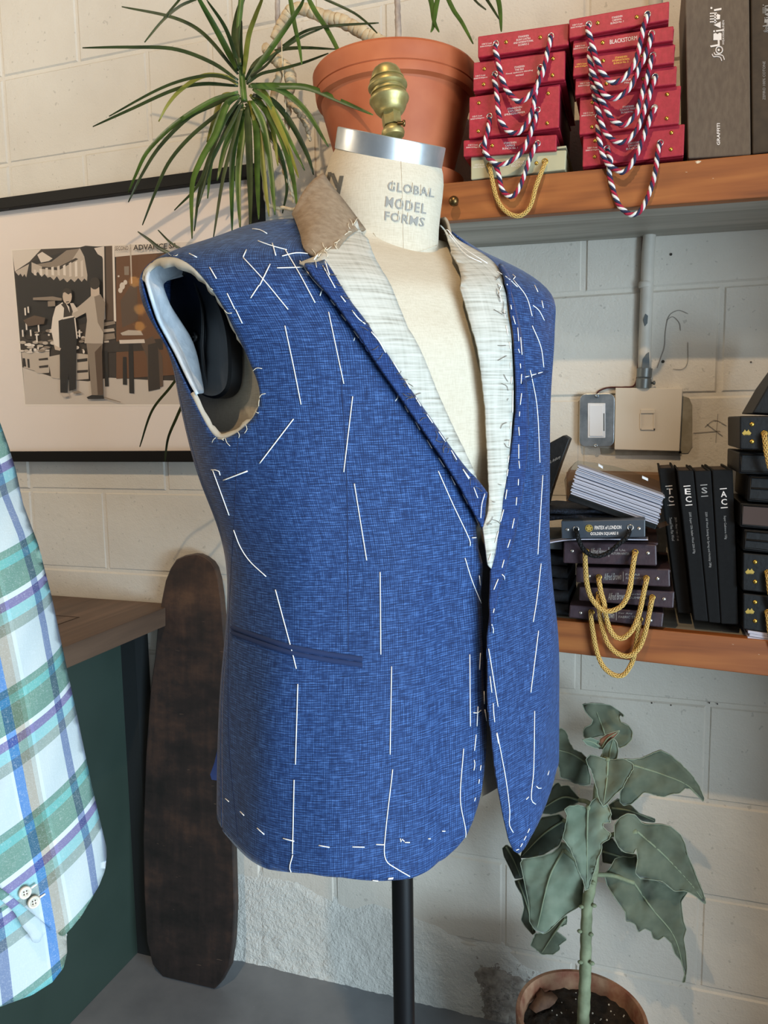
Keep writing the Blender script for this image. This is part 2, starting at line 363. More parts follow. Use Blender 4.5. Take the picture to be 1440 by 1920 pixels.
def resample(P, step):
    P = np.asarray(P, float); d = np.r_[0, np.cumsum(np.linalg.norm(np.diff(P, axis=0), axis=1))]
    n = max(2, int(round(d[-1]/step))+1); q = np.linspace(0, d[-1], n)
    return np.array([[np.interp(t, d, P[:, k]) for k in range(P.shape[1])] for t in q])
def inpoly(pts, poly):
    pts = np.asarray(pts, float); poly = np.asarray(poly, float); x, y = pts[:, 0], pts[:, 1]; r = np.zeros(len(pts), bool); j = len(poly)-1
    for i in range(len(poly)):
        xi, yi = poly[i]; xj, yj = poly[j]
        c = ((yi > y) != (yj > y)) & (x < (xj-xi)*(y-yi)/(yj-yi+1e-15)+xi); r ^= c; j = i
    return r
def cdt(poly, step, holes=(), edge=None):
    """triangulate a 2-D outline with a regular interior grid"""
    edge = edge or step; loops = [resample(np.vstack([poly, poly[:1]]), edge)[:-1]]+[resample(np.vstack([h, h[:1]]), edge)[:-1] for h in holes]
    P = [tuple(p) for L in loops for p in L]; E = []; o = 0
    for L in loops: n = len(L); E += [(o+i, o+(i+1) % n) for i in range(n)]; o += n
    lo, hi = np.min(poly, 0), np.max(poly, 0)
    gx, gy = np.meshgrid(np.arange(lo[0]+step*.5, hi[0], step), np.arange(lo[1]+step*.5, hi[1], step)); G = np.c_[gx.ravel(), gy.ravel()]
    if len(G):
        G = G[inpoly(G, poly)]
        B = np.vstack(loops)
        for h in holes: G = G[~inpoly(G, h)]
        if len(G): G = G[np.array([np.min(((B-g)**2).sum(1)) > (step*.45)**2 for g in G])]
    V, _, T, _, _, _ = delaunay_2d_cdt([Vector(p) for p in P]+[Vector(g) for g in G], E, [], 0, 1e-7)
    V = np.array([(v.x, v.y) for v in V]); T = [list(f) for f in T]
    cen = np.array([V[f].mean(0) for f in T]); k = inpoly(cen, poly)
    for h in holes: k &= ~inpoly(cen, h)
    return V, [f for f, q in zip(T, k) if q]
def text2d(body, bold=0, shear=0, spacing=1.0):
    cu = bpy.data.curves.new('lettering', 'FONT'); cu.body = body; cu.offset = bold; cu.shear = shear; cu.space_character = spacing; cu.resolution_u = 2
    o = bpy.data.objects.new('lettering', cu); COL.objects.link(o); bpy.context.view_layer.update()
    me = bpy.data.meshes.new_from_object(o.evaluated_get(bpy.context.evaluated_depsgraph_get()))
    V = np.array([v.co[:2] for v in me.vertices]).reshape(-1, 2); Fc = [list(p.vertices) for p in me.polygons]
    bpy.data.objects.remove(o); bpy.data.curves.remove(cu); bpy.data.meshes.remove(me)
    if not len(V): return V, Fc
    V = (V-V.min(0))/(np.ptp(V, 0)+1e-9); return V, Fc
def lettering(body, quad, Y, m, parent, name='lettering', bold=0, shear=0, spacing=1.0):
    """quad: pixel corners of the words' box (top-left, top-right, bottom-right, bottom-left as read); printed on plane Y"""
    V, Fc = text2d(body, bold, shear, spacing); q = np.asarray(quad, float); W = []
    for a, b in V:
        p = (q[0]*(1-a)+q[1]*a)*b+(q[3]*(1-a)+q[2]*a)*(1-b); W.append(onY(p[0], p[1], Y))
    mb = MB(); mb.add(W, [f[::-1] for f in Fc]) if False else mb.add(W, Fc); return obj(name, mb, m, parent)
def facing(mb):
    return mb
# ============================================================ THE SETTING
WY = 1.595                                   # face of the block wall
mb = MB(); mb.box((-3.2, -1.6, -.06), (2.6, 1.75, 0)); obj('floor', mb, 'concrete_floor', kind='structure')
mb = MB(); mb.box((-3.2, WY+.0034, 0), (2.6, WY+.14, 3.0)); wall = obj('wall_back', mb, 'block_paint', kind='structure'); ROOT['wall_back'] = (0, 0, 0)
wall['label'] = 'cream painted concrete block wall behind the shelves'
mb = MB(); mb.box((-3.34, -1.6, 0), (-3.2, 1.75, 3.0)); obj('wall_left', mb, 'block_paint', kind='structure')
mb = MB(); mb.box((.62, .87, 0), (.80, WY+.004, 3.0)); obj('shading_pier', mb, 'block_paint', kind='structure')  # unseen pier added to keep window light off the right of the wall
def block_mesh(w, h):
    mb = MB(); e = .0042; a, b = w/2, h/2
    r0 = [(-a, .012, -b), (a, .012, -b), (a, .012, b), (-a, .012, b)]
    r1 = [(-a, .004, -b), (a, .004, -b), (a, .004, b), (-a, .004, b)]
    r2 = [(-a+e, 0, -b+e), (a-e, 0, -b+e), (a-e, 0, b-e), (-a+e, 0, b-e)]
    Fc = [[8, 9, 10, 11]]
    for o_ in (0, 4): Fc += [[o_+i, o_+(i+1) % 4, o_+4+(i+1) % 4, o_+4+i] for i in range(4)]
    mb.add(r0+r1+r2, Fc); return mb
BM = {}
def put_block(x0, x1, z0, z1):
    g = .0062; w, h = round(x1-x0-g, 3), round(z1-z0-g, 3)
    if w < .03 or h < .03: return
    key = (w, h)
    if key not in BM: BM[key] = obj('block', block_mesh(w, h), 'block_paint', wall); o = BM[key]
    else: o = BM[key].copy(); COL.objects.link(o)
    o.parent = wall; o.location = ((x0+x1)/2, WY+random.uniform(-.0012, .0012), (z0+z1)/2); o.rotation_euler = (random.uniform(-.003, .003), 0, random.uniform(-.003, .003))
for k in range(-6, 8):
    zt, zb = 1.6-.2032*k, max(1.6-.2032*(k+1), 0.004); odd = k % 2
    L = [(-4+i)*.4064 for i in range(9)]
    left = [(-5+i+(.30 if odd else .84))*.4064 for i in range(6)]; right = [(-3+i+(.71 if odd else .33))*.4064 for i in range(8)]
    xs = [-1.93, -1.512]+[x for x in left if -1.512+.1 < x < -.78]
    xs += [x for x in right if x > xs[-1]+.16 and x < .75]
    for a, b in zip(xs[:-1], xs[1:]): put_block(a, b, zb, zt)
# rough render along the foot of the wall
mb = MB(); nx, nz = 150, 48; X = np.linspace(-1.1, -.16, nx); V = []
def vnoise(x, z, s):
    xi, zi = math.floor(x*s), math.floor(z*s); fx, fz = x*s-xi, z*s-zi; fx, fz = fx*fx*(3-2*fx), fz*fz*(3-2*fz)
    def h(i, j): return (math.sin(i*127.1+j*311.7)*43758.5453) % 1.0
    return (h(xi, zi)*(1-fx)+h(xi+1, zi)*fx)*(1-fz)+(h(xi, zi+1)*(1-fx)+h(xi+1, zi+1)*fx)*fz
for j in range(nz):
    for x in X:
        top = .245-.09*max(0, (x+.75)/.6)+.05*(vnoise(x, .3, 14)-.5); top = max(top, .03)
        z = top*j/(nz-1); n = vnoise(x, z, 28)*.5+vnoise(x, z, 75)*.35+vnoise(x, z, 160)*.3
        fade = min(1, (nz-1-j)/6)*min(1, (x+1.1)/.03+.2)*min(1, (-.16-x)/.05)
        V.append((x, WY+.003-fade*(.004+.0075*n*(1.15-z/.3)), z))
Fc = [[j*nx+i, j*nx+i+1, (j+1)*nx+i+1, (j+1)*nx+i] for j in range(nz-1) for i in range(nx-1)]
mb.add(V, Fc); obj('rough_plaster', mb, 'rough_plaster', wall, smooth=True, label='rough crumbling plaster along the foot of the wall')
mb = MB(); V = []; nx, nz = 60, 26
for j in range(nz):
    for i in range(nx):
        x = -.36+.42*i/(nx-1); t_ = i/(nx-1); top = .02+.115*math.exp(-((t_-.18)/.28)**2)+.03*vnoise(x, .7, 22); z = top*j/(nz-1)
        n = vnoise(x, z, 60)*.5+vnoise(x, z, 150)*.4; fade = min(1, (nz-1-j)/4)*min(1, t_*12)*min(1, (1-t_)*12)
        V.append((x, WY+.003-fade*(.005+.008*n), z))
mb.add(V, [[j*nx+i, j*nx+i+1, (j+1)*nx+i+1, (j+1)*nx+i] for j in range(nz-1) for i in range(nx-1)])
mat('bare_masonry', '#877f76', .9, col2='#b3aba0', scale=60, bump=.8)
obj('bare_masonry', mb, 'bare_masonry', wall, smooth=True, label='bare grey masonry where the paint has fallen away')
# ghost outlines left on the paint round the switch plates, and a pencil scrawl (flat marks)
def decal(name, polys, m, Y, parent):
    mb = MB()
    for pl in polys: mb.add([onY(x, y, Y) for x, y in pl], [list(range(len(pl)))[::-1]])
    return obj(name, mb, m, parent)
def dline(pts, w=1.2, n=None):
    P = spline(pts, n or max(6, len(pts)*5)); out = []
    for a, b in zip(P[:-1], P[1:]):
        d = b-a; q = np.array([-d[1], d[0]])/(np.linalg.norm(d)+1e-9)*w/2; out.append([a+q, b+q, b-q, a-q])
    return out
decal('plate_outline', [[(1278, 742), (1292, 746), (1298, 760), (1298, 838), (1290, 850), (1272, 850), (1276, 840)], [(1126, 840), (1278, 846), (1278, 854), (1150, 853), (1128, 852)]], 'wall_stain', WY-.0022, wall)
decal('pencil_mark', dline([(1290, 588), (1272, 582), (1255, 592), (1248, 620), (1246, 650), (1240, 668), (1232, 690)])+dline([(1250, 600), (1262, 594), (1274, 606), (1276, 620)])+dline([(1290, 642), (1289, 680), (1280, 692), (1262, 692)])
      + dline([(1300, 812), (1350, 808)])+dline([(1322, 800), (1340, 788), (1362, 798)])+dline([(1346, 776), (1342, 830)])+dline([(1325, 795), (1355, 818)]), 'pencil', WY-.0022, wall)
mb = MB()
for x, y, r in ((1258, 477, 2.6), (1243, 678, 3.2), (1408, 679, 1.6), (1222, 1318, 1.5), (1258, 1322, 1.4), (1330, 1318, 1.2), (1345, 1320, 1.2)):
    c = onY(x, y, WY); mb.lathe(c+np.array([0, .001, 0]), (0, -1, 0), [(r*.0011, 0), (r*.0009, .0028), (0, .003)], 8)
mat('nail_hole', '#3d3832', .9); obj('nail_hole', mb, 'nail_hole', wall)

# ============================================================ COUNTER
cab = thing('counter_cabinet', (-1.6, .5, 0), 'dark green painted counter cabinet with a plain side panel under a walnut top', 'counter')
mb = MB(); mb.box((-2.0, -1.2, 0), (-1.21, 1.585, .872)); obj('side_panel', mb, 'green_panel', cab, bevel=.002)
mb = MB(); mb.box((-1.212, 1.535, 0), (-1.168, 1.588, .870)); mat('shadow_gap_dark', '#15191a', .7); obj('shadow_gap_strip', mb, 'shadow_gap_dark', cab, label='dark strip standing in for the shaded gap between cabinet and wall')  # near-black strip painted in where the gap beside the board lies in shade
top = thing('counter_worktop', (-1.55, .5, .872), 'dark walnut worktop with a thick edge lying on the green counter cabinet', 'worktop')
xe = onZ(115, 1213, .92)[0]; mb = MB(); mb.box((-2.06, -1.25, .872), (xe, 1.588, .918)); obj('slab', mb, 'walnut', top, bevel=.002)
c = onZ(149, 1157, .9185); mb = MB(); g = .0022
for lo, hi in (((c[0]-.16, c[1]-g, .9172), (c[0], c[1], .9188)), ((c[0]-g, c[1]-.16, .9172), (c[0], c[1], .9188)), ((c[0]-.16, c[1]-.16, .9172), (c[0]-.16+g, c[1], .9188)), ((c[0]-.16, c[1]-.16, .9172), (c[0], c[1]-.16+g, .9188))): mb.box(lo, hi)
obj('hatch_groove', mb, 'black_edge', top)

# ============================================================ LEANING BOARD
bp, bt = np.array([0, 1.478, 0.]), np.array([0, 1.562, 1.06]); bn = nrm(np.cross((1, 0, 0), bt-bp)); bn = bn if bn[1] < 0 else -bn
bl = [(363, 1038), (347, 1041), (330, 1049), (319, 1066), (310, 1089), (303, 1124), (296, 1165), (290, 1234), (282, 1290), (273, 1420), (268, 1570), (270, 1676), (275, 1766), (286, 1809), (305, 1845), (316, 1850), (402, 1856), (414, 1843), (430, 1813), (437, 1766), (440, 1698), (437, 1591), (434, 1450), (428, 1300), (421, 1200), (414, 1120), (409, 1085), (403, 1064), (396, 1053), (384, 1044), (373, 1039)]
P = [onPlane(x, y, bp, bn) for x, y in bl]; zmin = min(p[2] for p in P); P = [p+(0 if p[2] > .0035 else 1)*np.array([0, 0, .0035-p[2]]) for p in P]
lb = np.mean(P, 0); br = thing('leaning_board', (lb[0], 1.49, 0), 'tall dark worn wooden board with rounded ends leaning on the wall beside the green counter', 'board')
mb = MB(); Pb = [p-bn*.021+np.array([0, 0, 0]) for p in P]; mb.hexa(P, Pb); mb.f[0] = mb.f[0]; obj('board', mb, 'old_board_wood', br, bevel=.003)

# ============================================================ FRAMED PHOTOGRAPH
fy0 = 1.562; fxr = onY(484, 350, fy0)[0]; fzt = onY(240, 338, fy0)[2]; fzb = onY(200, 866, fy0)[2]; fxl = -1.93; fw_ = .026
pic = thing('framed_photograph', ((fxl+fxr)/2, WY-.01, fzb), 'black framed sepia street photograph of two men, wide pale mat, on the wall', 'picture')
mb = MB()
mb.box((fxl, fy0, fzt-fw_), (fxr, WY-.001, fzt)); obj('frame_rail', mb, 'black_frame', pic, bevel=.0012)
mb = MB(); mb.box((fxl, fy0, fzb), (fxr, WY-.001, fzb+fw_)); obj('frame_rail', mb, 'black_frame', pic, bevel=.0012)
mb = MB(); mb.box((fxl, fy0, fzb+fw_), (fxl+fw_, WY-.001, fzt-fw_)); obj('frame_rail', mb, 'black_frame', pic, bevel=.0012)
mb = MB(); mb.box((fxr-fw_, fy0, fzb+fw_), (fxr, WY-.001, fzt-fw_)); obj('frame_rail', mb, 'black_frame', pic, bevel=.0012)
py = 1.582
mb = MB(); mb.box((fxl+fw_, py, fzb+fw_), (fxr-fw_, WY-.004, fzt-fw_)); obj('mat_board', mb, 'mat_board', pic)
mb = MB(); mb.box((fxl+fw_, py-.012, fzb+fw_), (fxr-fw_, py-.010, fzt-fw_)); obj('glass', mb, 'picture_glass', pic)
z7 = lambda pl: [(x*.2292, 440+y*.2292) for x, y in pl]
def ell(cx, cy, a, b, n=14): return [(cx+a*math.cos(2*math.pi*i/n), cy+b*math.sin(2*math.pi*i/n)) for i in range(n)]
ART = [('p_white', [(88, 120), (1850, 34), (1850, 1402), (200, 1400)]), ('p_dark', [(100, 130), (1838, 46), (1838, 1388), (208, 1388)]),
 ('p_street', [(185, 1085), (480, 1180), (720, 1200), (900, 1170), (1240, 1190), (1838, 1200), (1838, 1388), (207, 1388)]),
 ('p_black', [(125, 320), (250, 220), (700, 90), (840, 100), (845, 700), (430, 780), (165, 830)]),
 ('p_pale', [(98, 130), (335, 120), (240, 222), (122, 300)]), ('p_light', [(125, 300), (237, 240), (215, 350), (200, 322), (185, 345), (168, 318), (152, 335), (130, 310)]),
 ('p_pale', [(305, 165), (345, 140), (430, 195), (400, 215), (335, 228)]),
 ('p_light', [(258, 225), (345, 262), (430, 240), (560, 130), (655, 112), (690, 180), (715, 330), (712, 380), (690, 358), (668, 386), (640, 355), (610, 388), (580, 362), (550, 390), (520, 358), (490, 378), (465, 340), (440, 372), (412, 345), (390, 352), (365, 322), (340, 346), (310, 304), (285, 328), (258, 308)]),
 ('p_mid', [(420, 222), (545, 128), (650, 114), (590, 205), (470, 268), (345, 262), (300, 243)]), ('p_dark', [(345, 262), (470, 268), (620, 190), (640, 200), (480, 292), (340, 280)])]
for i in range(9):
    x = 275+i*48; ART.append(('p_white' if i % 2 else 'p_pale', [(x, 285+(5-abs(i-5))*3-i*9), (x+20, 288-i*9), (x+24, 335), (x+3, 330)] if i < 6 else [(x, 235-8*(i-6)), (x+20, 222-8*(i-6)), (x+24, 340), (x+3, 345)]))
ART += [('p_brown', [(865, 95), (920, 90), (932, 700), (872, 700)]), ('p_pale', [(840, 100), (852, 98), (862, 690), (848, 700)]), ('p_pale', [(770, 110), (850, 95), (850, 225), (835, 180), (800, 160)]),
 ('p_door', [(950, 165), (1838, 140), (1838, 1120), (952, 1180)]), ('p_white', [(918, 90), (935, 88), (950, 710), (932, 712)]),
 ('p_pale', [(935, 88), (1838, 46), (1838, 150), (1440, 142), (1170, 160), (940, 182)]), ('p_light', [(1060, 80), (1073, 79), (1082, 400), (1072, 400)]),
 ('p_mid', [(1015, 260), (1055, 258), (1055, 330), (1018, 330)]), ('p_brown', [(985, 540), (1080, 400), (1120, 420), (1130, 700), (1000, 760)]),
 ('p_pale', ell(1000, 420, 22, 30)), ('p_pale', ell(1025, 390, 16, 20)), ('p_pale', ell(985, 455, 18, 22)), ('p_pale', ell(970, 340, 8, 8)),
 ('p_dark', [(845, 880), (1330, 850), (1335, 940), (850, 965)]), ('p_brown', [(1150, 880), (1250, 830), (1330, 1000), (1335, 1240), (1215, 1280), (1200, 1000)]),
 ('p_black', [(845, 950), (880, 950), (890, 1240), (860, 1242)]), ('p_black', [(1050, 900), (1090, 890), (1098, 1300), (1058, 1296)]), ('p_black', [(1005, 1000), (1035, 1000), (1040, 1230), (1005, 1226)]), ('p_dark', [(1210, 900), (1290, 880), (1310, 1260), (1215, 1282)]),
 ('p_pale', [(975, 862), (1180, 855), (1186, 886), (980, 892)]), ('p_light', [(985, 805), (1050, 780), (1150, 785), (1172, 822), (1000, 824)]), ('p_mid', [(845, 720), (940, 705), (945, 730), (850, 750)]), ('p_light', [(845, 775), (930, 765), (940, 790), (850, 800)]), ('p_mid', [(845, 815), (935, 805), (945, 850), (850, 865)]), ('p_light', [(850, 868), (890, 866), (892, 882), (852, 884)]),
 ('p_light', [(175, 960), (405, 940), (402, 1130), (310, 1135), (280, 1112), (195, 1088)]), ('p_black', [(185, 1010), (205, 1012), (215, 1080), (192, 1078)]), ('p_black', [(222, 1015), (240, 1018), (245, 1090), (228, 1088)]), ('p_dark', [(315, 1015), (395, 1005), (395, 1025), (318, 1030)]), ('p_dark', [(318, 1075), (395, 1065), (395, 1085), (322, 1092)]),
 ('p_light', [(390, 1000), (490, 980), (490, 1180), (420, 1170)]), ('p_light', [(625, 970), (720, 980), (726, 1180), (622, 1190)]), ('p_black', [(630, 1020), (715, 1010), (715, 1035), (632, 1045)]), ('p_dark', [(630, 1110), (720, 1105), (720, 1125), (630, 1132)])]
rr = random.Random(4)
for i in range(64):
    x, y = rr.uniform(175, 700), rr.uniform(780, 965); ART.append((rr.choice(['p_pale', 'p_white', 'p_light', 'p_mid', 'p_dark']), ell(x, y, rr.uniform(8, 32), rr.uniform(6, 16), 8)))
for x, y, h in ((205, 600, 60), (230, 590, 50), (215, 720, 60), (315, 740, 55), (185, 780, 55), (250, 780, 50), (300, 820, 60), (650, 780, 60)): ART.append(('p_white', [(x-7, y), (x+5, y-3), (x+9, y+h), (x-3, y+h)]))
ART += [('p_mid', [(270, 515), (430, 505), (505, 520), (505, 540), (270, 535)]), ('p_brown', [(190, 700), (280, 660), (370, 680), (360, 730), (230, 750)]), ('p_mid', [(390, 545), (450, 540), (452, 585), (392, 588)]),
 ('p_white', [(455, 590), (512, 552), (525, 600), (522, 700), (490, 760), (496, 930), (452, 935), (418, 780), (430, 680)]), ('p_dark', [(498, 570), (540, 555), (580, 600), (604, 625), (612, 672), (518, 690), (524, 600)]), ('p_white', [(538, 560), (565, 590), (572, 640), (556, 600)]),
 ('p_black', [(478, 705), (520, 688), (602, 675), (630, 760), (624, 1000), (622, 1262), (565, 1280), (562, 1100), (552, 1292), (494, 1292), (488, 950)]), ('p_white', [(508, 680), (602, 660), (604, 674), (514, 694)]), ('p_white', [(606, 680), (616, 680), (636, 850), (626, 850)]), ('p_skin', [(440, 900), (500, 930), (490, 950), (450, 940)]),
 ('p_skin', ell(550, 505, 38, 62)), ('p_dark', [(512, 480), (515, 450), (545, 436), (580, 450), (590, 482), (575, 478), (560, 490), (530, 470)]), ('p_dark', [(540, 548), (565, 545), (566, 552), (541, 556)]), ('p_light', [(500, 1296), (552, 1296), (566, 1322), (520, 1330)]), ('p_mid', [(590, 1282), (642, 1276), (670, 1292), (610, 1302)]),
 ('p_light', [(588, 655), (600, 610), (640, 590), (700, 540), (745, 500), (745, 600), (700, 640), (620, 682)]), ('p_light', [(742, 500), (822, 488), (862, 560), (852, 700), (842, 892), (690, 888), (712, 700), (702, 630)]), ('p_mid', [(770, 500), (822, 490), (862, 560), (845, 800), (800, 720)]), ('p_pale', [(572, 560), (600, 560), (640, 620), (600, 640)]),
 ('p_skin', [(742, 430), (812, 430), (815, 490), (780, 505), (744, 505)]), ('p_dark', ell(775, 398, 42, 50)), ('p_mid', [(708, 890), (838, 890), (832, 1000), (846, 1312), (750, 1312), (726, 1050)]), ('p_brown', [(775, 960), (832, 900), (846, 1312), (800, 1312)]), ('p_black', [(708, 1330), (750, 1312), (848, 1316), (852, 1342), (720, 1344)]), ('p_mid', [(850, 1325), (990, 1368), (985, 1372), (850, 1335)])]
mb = MB(); names = sorted({a for a, _ in ART})
for i, (c_, pl) in enumerate(ART):
    Q = [onY(x, y, py-.0004-.00004*i) for x, y in z7(pl)]
    mb.add(Q, [list(range(len(Q)))], names.index(c_))
obj('print', mb, names, pic, label='sepia print of two men outside a market shop')
lettering('ADVANCE SA', z7([(1090, 84), (1450, 66), (1450, 112), (1090, 128)]), py-.0078, 'p_dark', pic, bold=.02)
lettering('SECOND', z7([(940, 96), (1050, 92), (1050, 125), (940, 130)]), py-.0078, 'p_brown', pic)
for i, (x, y) in enumerate(((252, 528), (262, 580), (262, 612))):
    h = onY(x, y, py-.012); d = nrm(ray(x, y)); d[1] *= -1; c = h+d*(2.3+.15*i)
    t_ = thing('string_bulb', c, ['highest', 'middle', 'lowest'][i]+' of three warm bulbs mirrored in the picture glass', 'bulb', 'warm bulbs mirrored in the glass')
    mb = MB(); mb.sphere(c, .026, 12); obj('globe', mb, 'warm_bulb', t_, smooth=True)
    mb = MB(); mb.lathe(c+np.array([0, 0, .02]), (0, 0, 1), [(.012, 0), (.012, .03), (.004, .036), (.0025, 1.2)], 10); obj('socket', mb, 'black_paint', t_, smooth=True)
# ============================================================ BODY SURFACE shared by the form and the jacket
TH = math.radians(38); A0 = dep(732, 420, .87); A0 = np.array([A0[0], A0[1], CAMZ])
FH = nrm([FW[0], FW[1], 0]); BF = -math.cos(TH)*FH+math.sin(TH)*R0; BR = -math.cos(TH)*R0-math.sin(TH)*FH   # front, wearer's right
ZL = np.array([-.66, -.55, -.45, -.35, -.26, -.18, -.12, -.06, 0, .05, .09, .12, .145, .165, .185, .205, .225])
AA = np.array([.2207, .22, .2196, .2177, .2137, .2047, .2069, .2199, .2289, .2353, .2442, .2594, .2693, .2659, .2403, .1915, .1438])
PP = np.array([-.017, -.0116, -.006, -.003, .001, -.0004, -.0079, -.0225, -.0319, -.0346, -.0361, -.0414, -.0437, -.0522, -.0687, -.0844, -.0939])
BZ = np.array([.70, .70, .70, .69, .68, .68, .68, .68, .68, .67, .64, .58, .52, .48, .50, .58, .75])
def _spl():
    N = len(ZL); h = np.diff(ZL); M = np.zeros((N, N)); B = np.zeros((N, N)); M[0, 0] = M[-1, -1] = 1
    for i in range(1, N-1):
        M[i, i-1] = h[i-1]; M[i, i] = 2*(h[i-1]+h[i]); M[i, i+1] = h[i]; B[i, i-1] = 6/h[i-1]; B[i, i] = -6/h[i-1]-6/h[i]; B[i, i+1] = 6/h[i]
    return np.linalg.solve(M, B)
S_ = _spl()
def zsp(y, z):
    i = np.clip(np.searchsorted(ZL, z)-1, 0, len(ZL)-2); h = (ZL[1:]-ZL[:-1])[i]; x1 = (ZL[i+1]-z)/h; x0 = 1-x1; m = S_@y
    return x1*y[i]+x0*y[i+1]+h*h/6*((x1**3-x1)*m[i]+(x0**3-x0)*m[i+1])
ZG = np.linspace(-.66, .225, 600); AG, PG, BG = zsp(AA, ZG), zsp(PP, ZG), zsp(BZ, ZG)
def Sraw(t, z, da=0.0, db=0.0, umax=None):
    t = np.asarray(t, float); z = np.asarray(z, float); a = np.interp(z, ZG, AG); p = np.interp(z, ZG, PG); b = a*np.interp(z, ZG, BG)
    c, s = np.cos(t), np.sin(t); n = 2.3; U = np.sign(c)*np.abs(c)**(2/n); V = np.sign(s)*np.abs(s)**(2/n)
    u = (a+da)*U; v = (b+db)*V+p
    if umax is not None: u = np.clip(u, -umax, umax)
    tl = .037*np.clip((z+.02)/.15, 0, 1)
    return A0+u[..., None]*BR+v[..., None]*BF+(z-tl*u)[..., None]*np.array([0, 0, 1.])
def fold(t, z):
    k = np.clip((.12-z)/.2, 0, 1)
    return k*(.0016*np.sin(6*t+7*z+1)+.0013*np.sin(11*t-13*z)+.0016*np.sin(19*z+4*t+.6)*np.clip((z+.35)/.2, 0, 1)*np.exp(-((t-.6)/.6)**2))
def SN(t, z, off=0.0):
    """point on the cloth, offset along the outward normal"""
    t = np.asarray(t, float); z = np.asarray(z, float); e = 2e-3; P = Sraw(t, z)
    dt = Sraw(t+e, z)-Sraw(t-e, z); zz = np.clip(z, -.655, .222); dz = Sraw(t, zz+e)-Sraw(t, zz-e); N = np.cross(dt, dz); N /= np.linalg.norm(N, axis=-1, keepdims=True)+1e-12
    return P+N*(np.asarray(off)+fold(t, z))[..., None], N
# parameter lookup for a pixel: cast the ray on a dense sampling of the surface
TG = np.linspace(-math.pi*.55, math.pi*1.0, 260); ZD = np.linspace(-.62, .2245, 260)
GT, GZ = np.meshgrid(TG, ZD); GP = SN(GT.ravel(), GZ.ravel())[0]; nT = len(TG)
GF = [[j*nT+i, j*nT+i+1, (j+1)*nT+i+1, (j+1)*nT+i] for j in range(len(ZD)-1) for i in range(nT-1)]
BODY = BVHTree.FromPolygons([tuple(p) for p in GP], GF); GX, GY = proj(GP); GD = (GP-CAM)@FW
def par(x, y):
    d = ray(x, y); h, n, fi, ds = BODY.ray_cast(Vector(CAM), Vector(d))
    if h is None:
        # beyond the outline: the closest visible-side sample in the picture
        q = (GX-x)**2+(GY-y)**2+np.where(GD > 1.05, 1e6, 0); k = int(np.argmin(q)); return GT.ravel()[k], GZ.ravel()[k]
    f = GF[fi]; p0, p1, p3 = GP[f[0]], GP[f[1]], GP[f[3]]; a = np.array([p1-p0, p3-p0]).T; s, _, _, _ = np.linalg.lstsq(a, np.array(h)-p0, rcond=None)
    i, j = f[0] % nT, f[0]//nT; return TG[i]+s[0]*(TG[1]-TG[0]), ZD[j]+s[1]*(ZD[1]-ZD[0])
def pars(pl): return np.array([par(x, y) for x, y in pl])
TS = .21       # metres of cloth per radian, used to keep triangles even
def panel(poly, step=.007, holes=(), off=0.0, edge=.004):
    """poly in (t, z); returns verts, faces, uv, (t, z)"""
    sc = np.array([TS, 1.0]); V, T = cdt(np.asarray(poly)*sc, step, [np.asarray(h)*sc for h in holes], edge)
    tz = V/sc; o = off(tz) if callable(off) else np.full(len(tz), off); P, N = SN(tz[:, 0], tz[:, 1], o)
    out = []
    for f in T:
        n = np.cross(P[f[1]]-P[f[0]], P[f[2]]-P[f[0]]); out.append(f if n@N[f[0]] > 0 else f[::-1])
    return P, out, [tuple(v) for v in V], tz

# ============================================================ DRESS FORM
form = thing('dress_form', (A0[0], A0[1], 0), 'linen dress form with a stencilled neck on a black pole, wearing the blue jacket', 'mannequin')
mb = MB(); nt = 96; zs = np.r_[np.linspace(-.425, .1, 60), np.linspace(.105, .215, 26)]; V = []
for z in zs:
    um = .190 if z > -.03 else .190+min(.05, (-.03-z)*.6)
    um = min(um, .190) if z > -.03 else um
    dd_ = .024*min(1, max(0, (-.03-z)/.10)); V += list(Sraw(np.linspace(0, 2*math.pi, nt, endpoint=False), np.full(nt, z), -.014-dd_, -.011-dd_, um))
Fc = [[j*nt+i, j*nt+(i+1) % nt, (j+1)*nt+(i+1) % nt, (j+1)*nt+i] for j in range(len(zs)-1) for i in range(nt)]
Fc += [list(range(nt-1, -1, -1)), [(len(zs)-1)*nt+i for i in range(nt)]]
mb.add(V, Fc); torso = obj('torso', mb, 'linen', form, auto=.9)
# neck: rings read from the photograph's outline at the neck's distance
ND = .90
def ring_at(xl, yl, xr, yr, lean, ratio=1.0, n=64, t=ND):
    c = dep((xl+xr)/2, (yl+yr)/2, t); d = nrm(c-CAM); e1 = nrm(R2-d*(R2@d)); e2 = np.cross(e1, d); e2 = e2 if e2[2] > 0 else -e2
    sl = math.atan2(yr-yl, xr-xl); ax1 = e1*math.cos(sl)-e2*math.sin(sl); up = e2*math.cos(sl)+e1*math.sin(sl)
    r = .5*math.hypot(xr-xl, yr-yl)/F_PX*t; ax2 = -d*math.cos(lean)-up*math.sin(lean)   # towards the viewer; lean drops the near side
    return np.array([c+r*(ax1*math.cos(q)+ratio*ax2*math.sin(q)) for q in np.linspace(0, 2*math.pi, n, endpoint=False)]), c, np.cross(ax1, ax2)
rows = [(640, 244, 824, 277, -.02), (629, 281, 828, 312, .0), (619, 300, 831, 325, .02), (611, 325, 832, 345, .05), (607, 350, 830, 368, .10), (606, 385, 826, 400, .15), (606, 415, 823, 428, .20), (602, 445, 822, 456, .25), (592, 470, 826, 480, .3), (570, 500, 850, 510, .3), (530, 540, 885, 545, .3)]
R_ = [ring_at(a, b, c, d, e) for a, b, c, d, e in rows]; mb = MB(); V = np.vstack([r[0] for r in R_]); n = 64
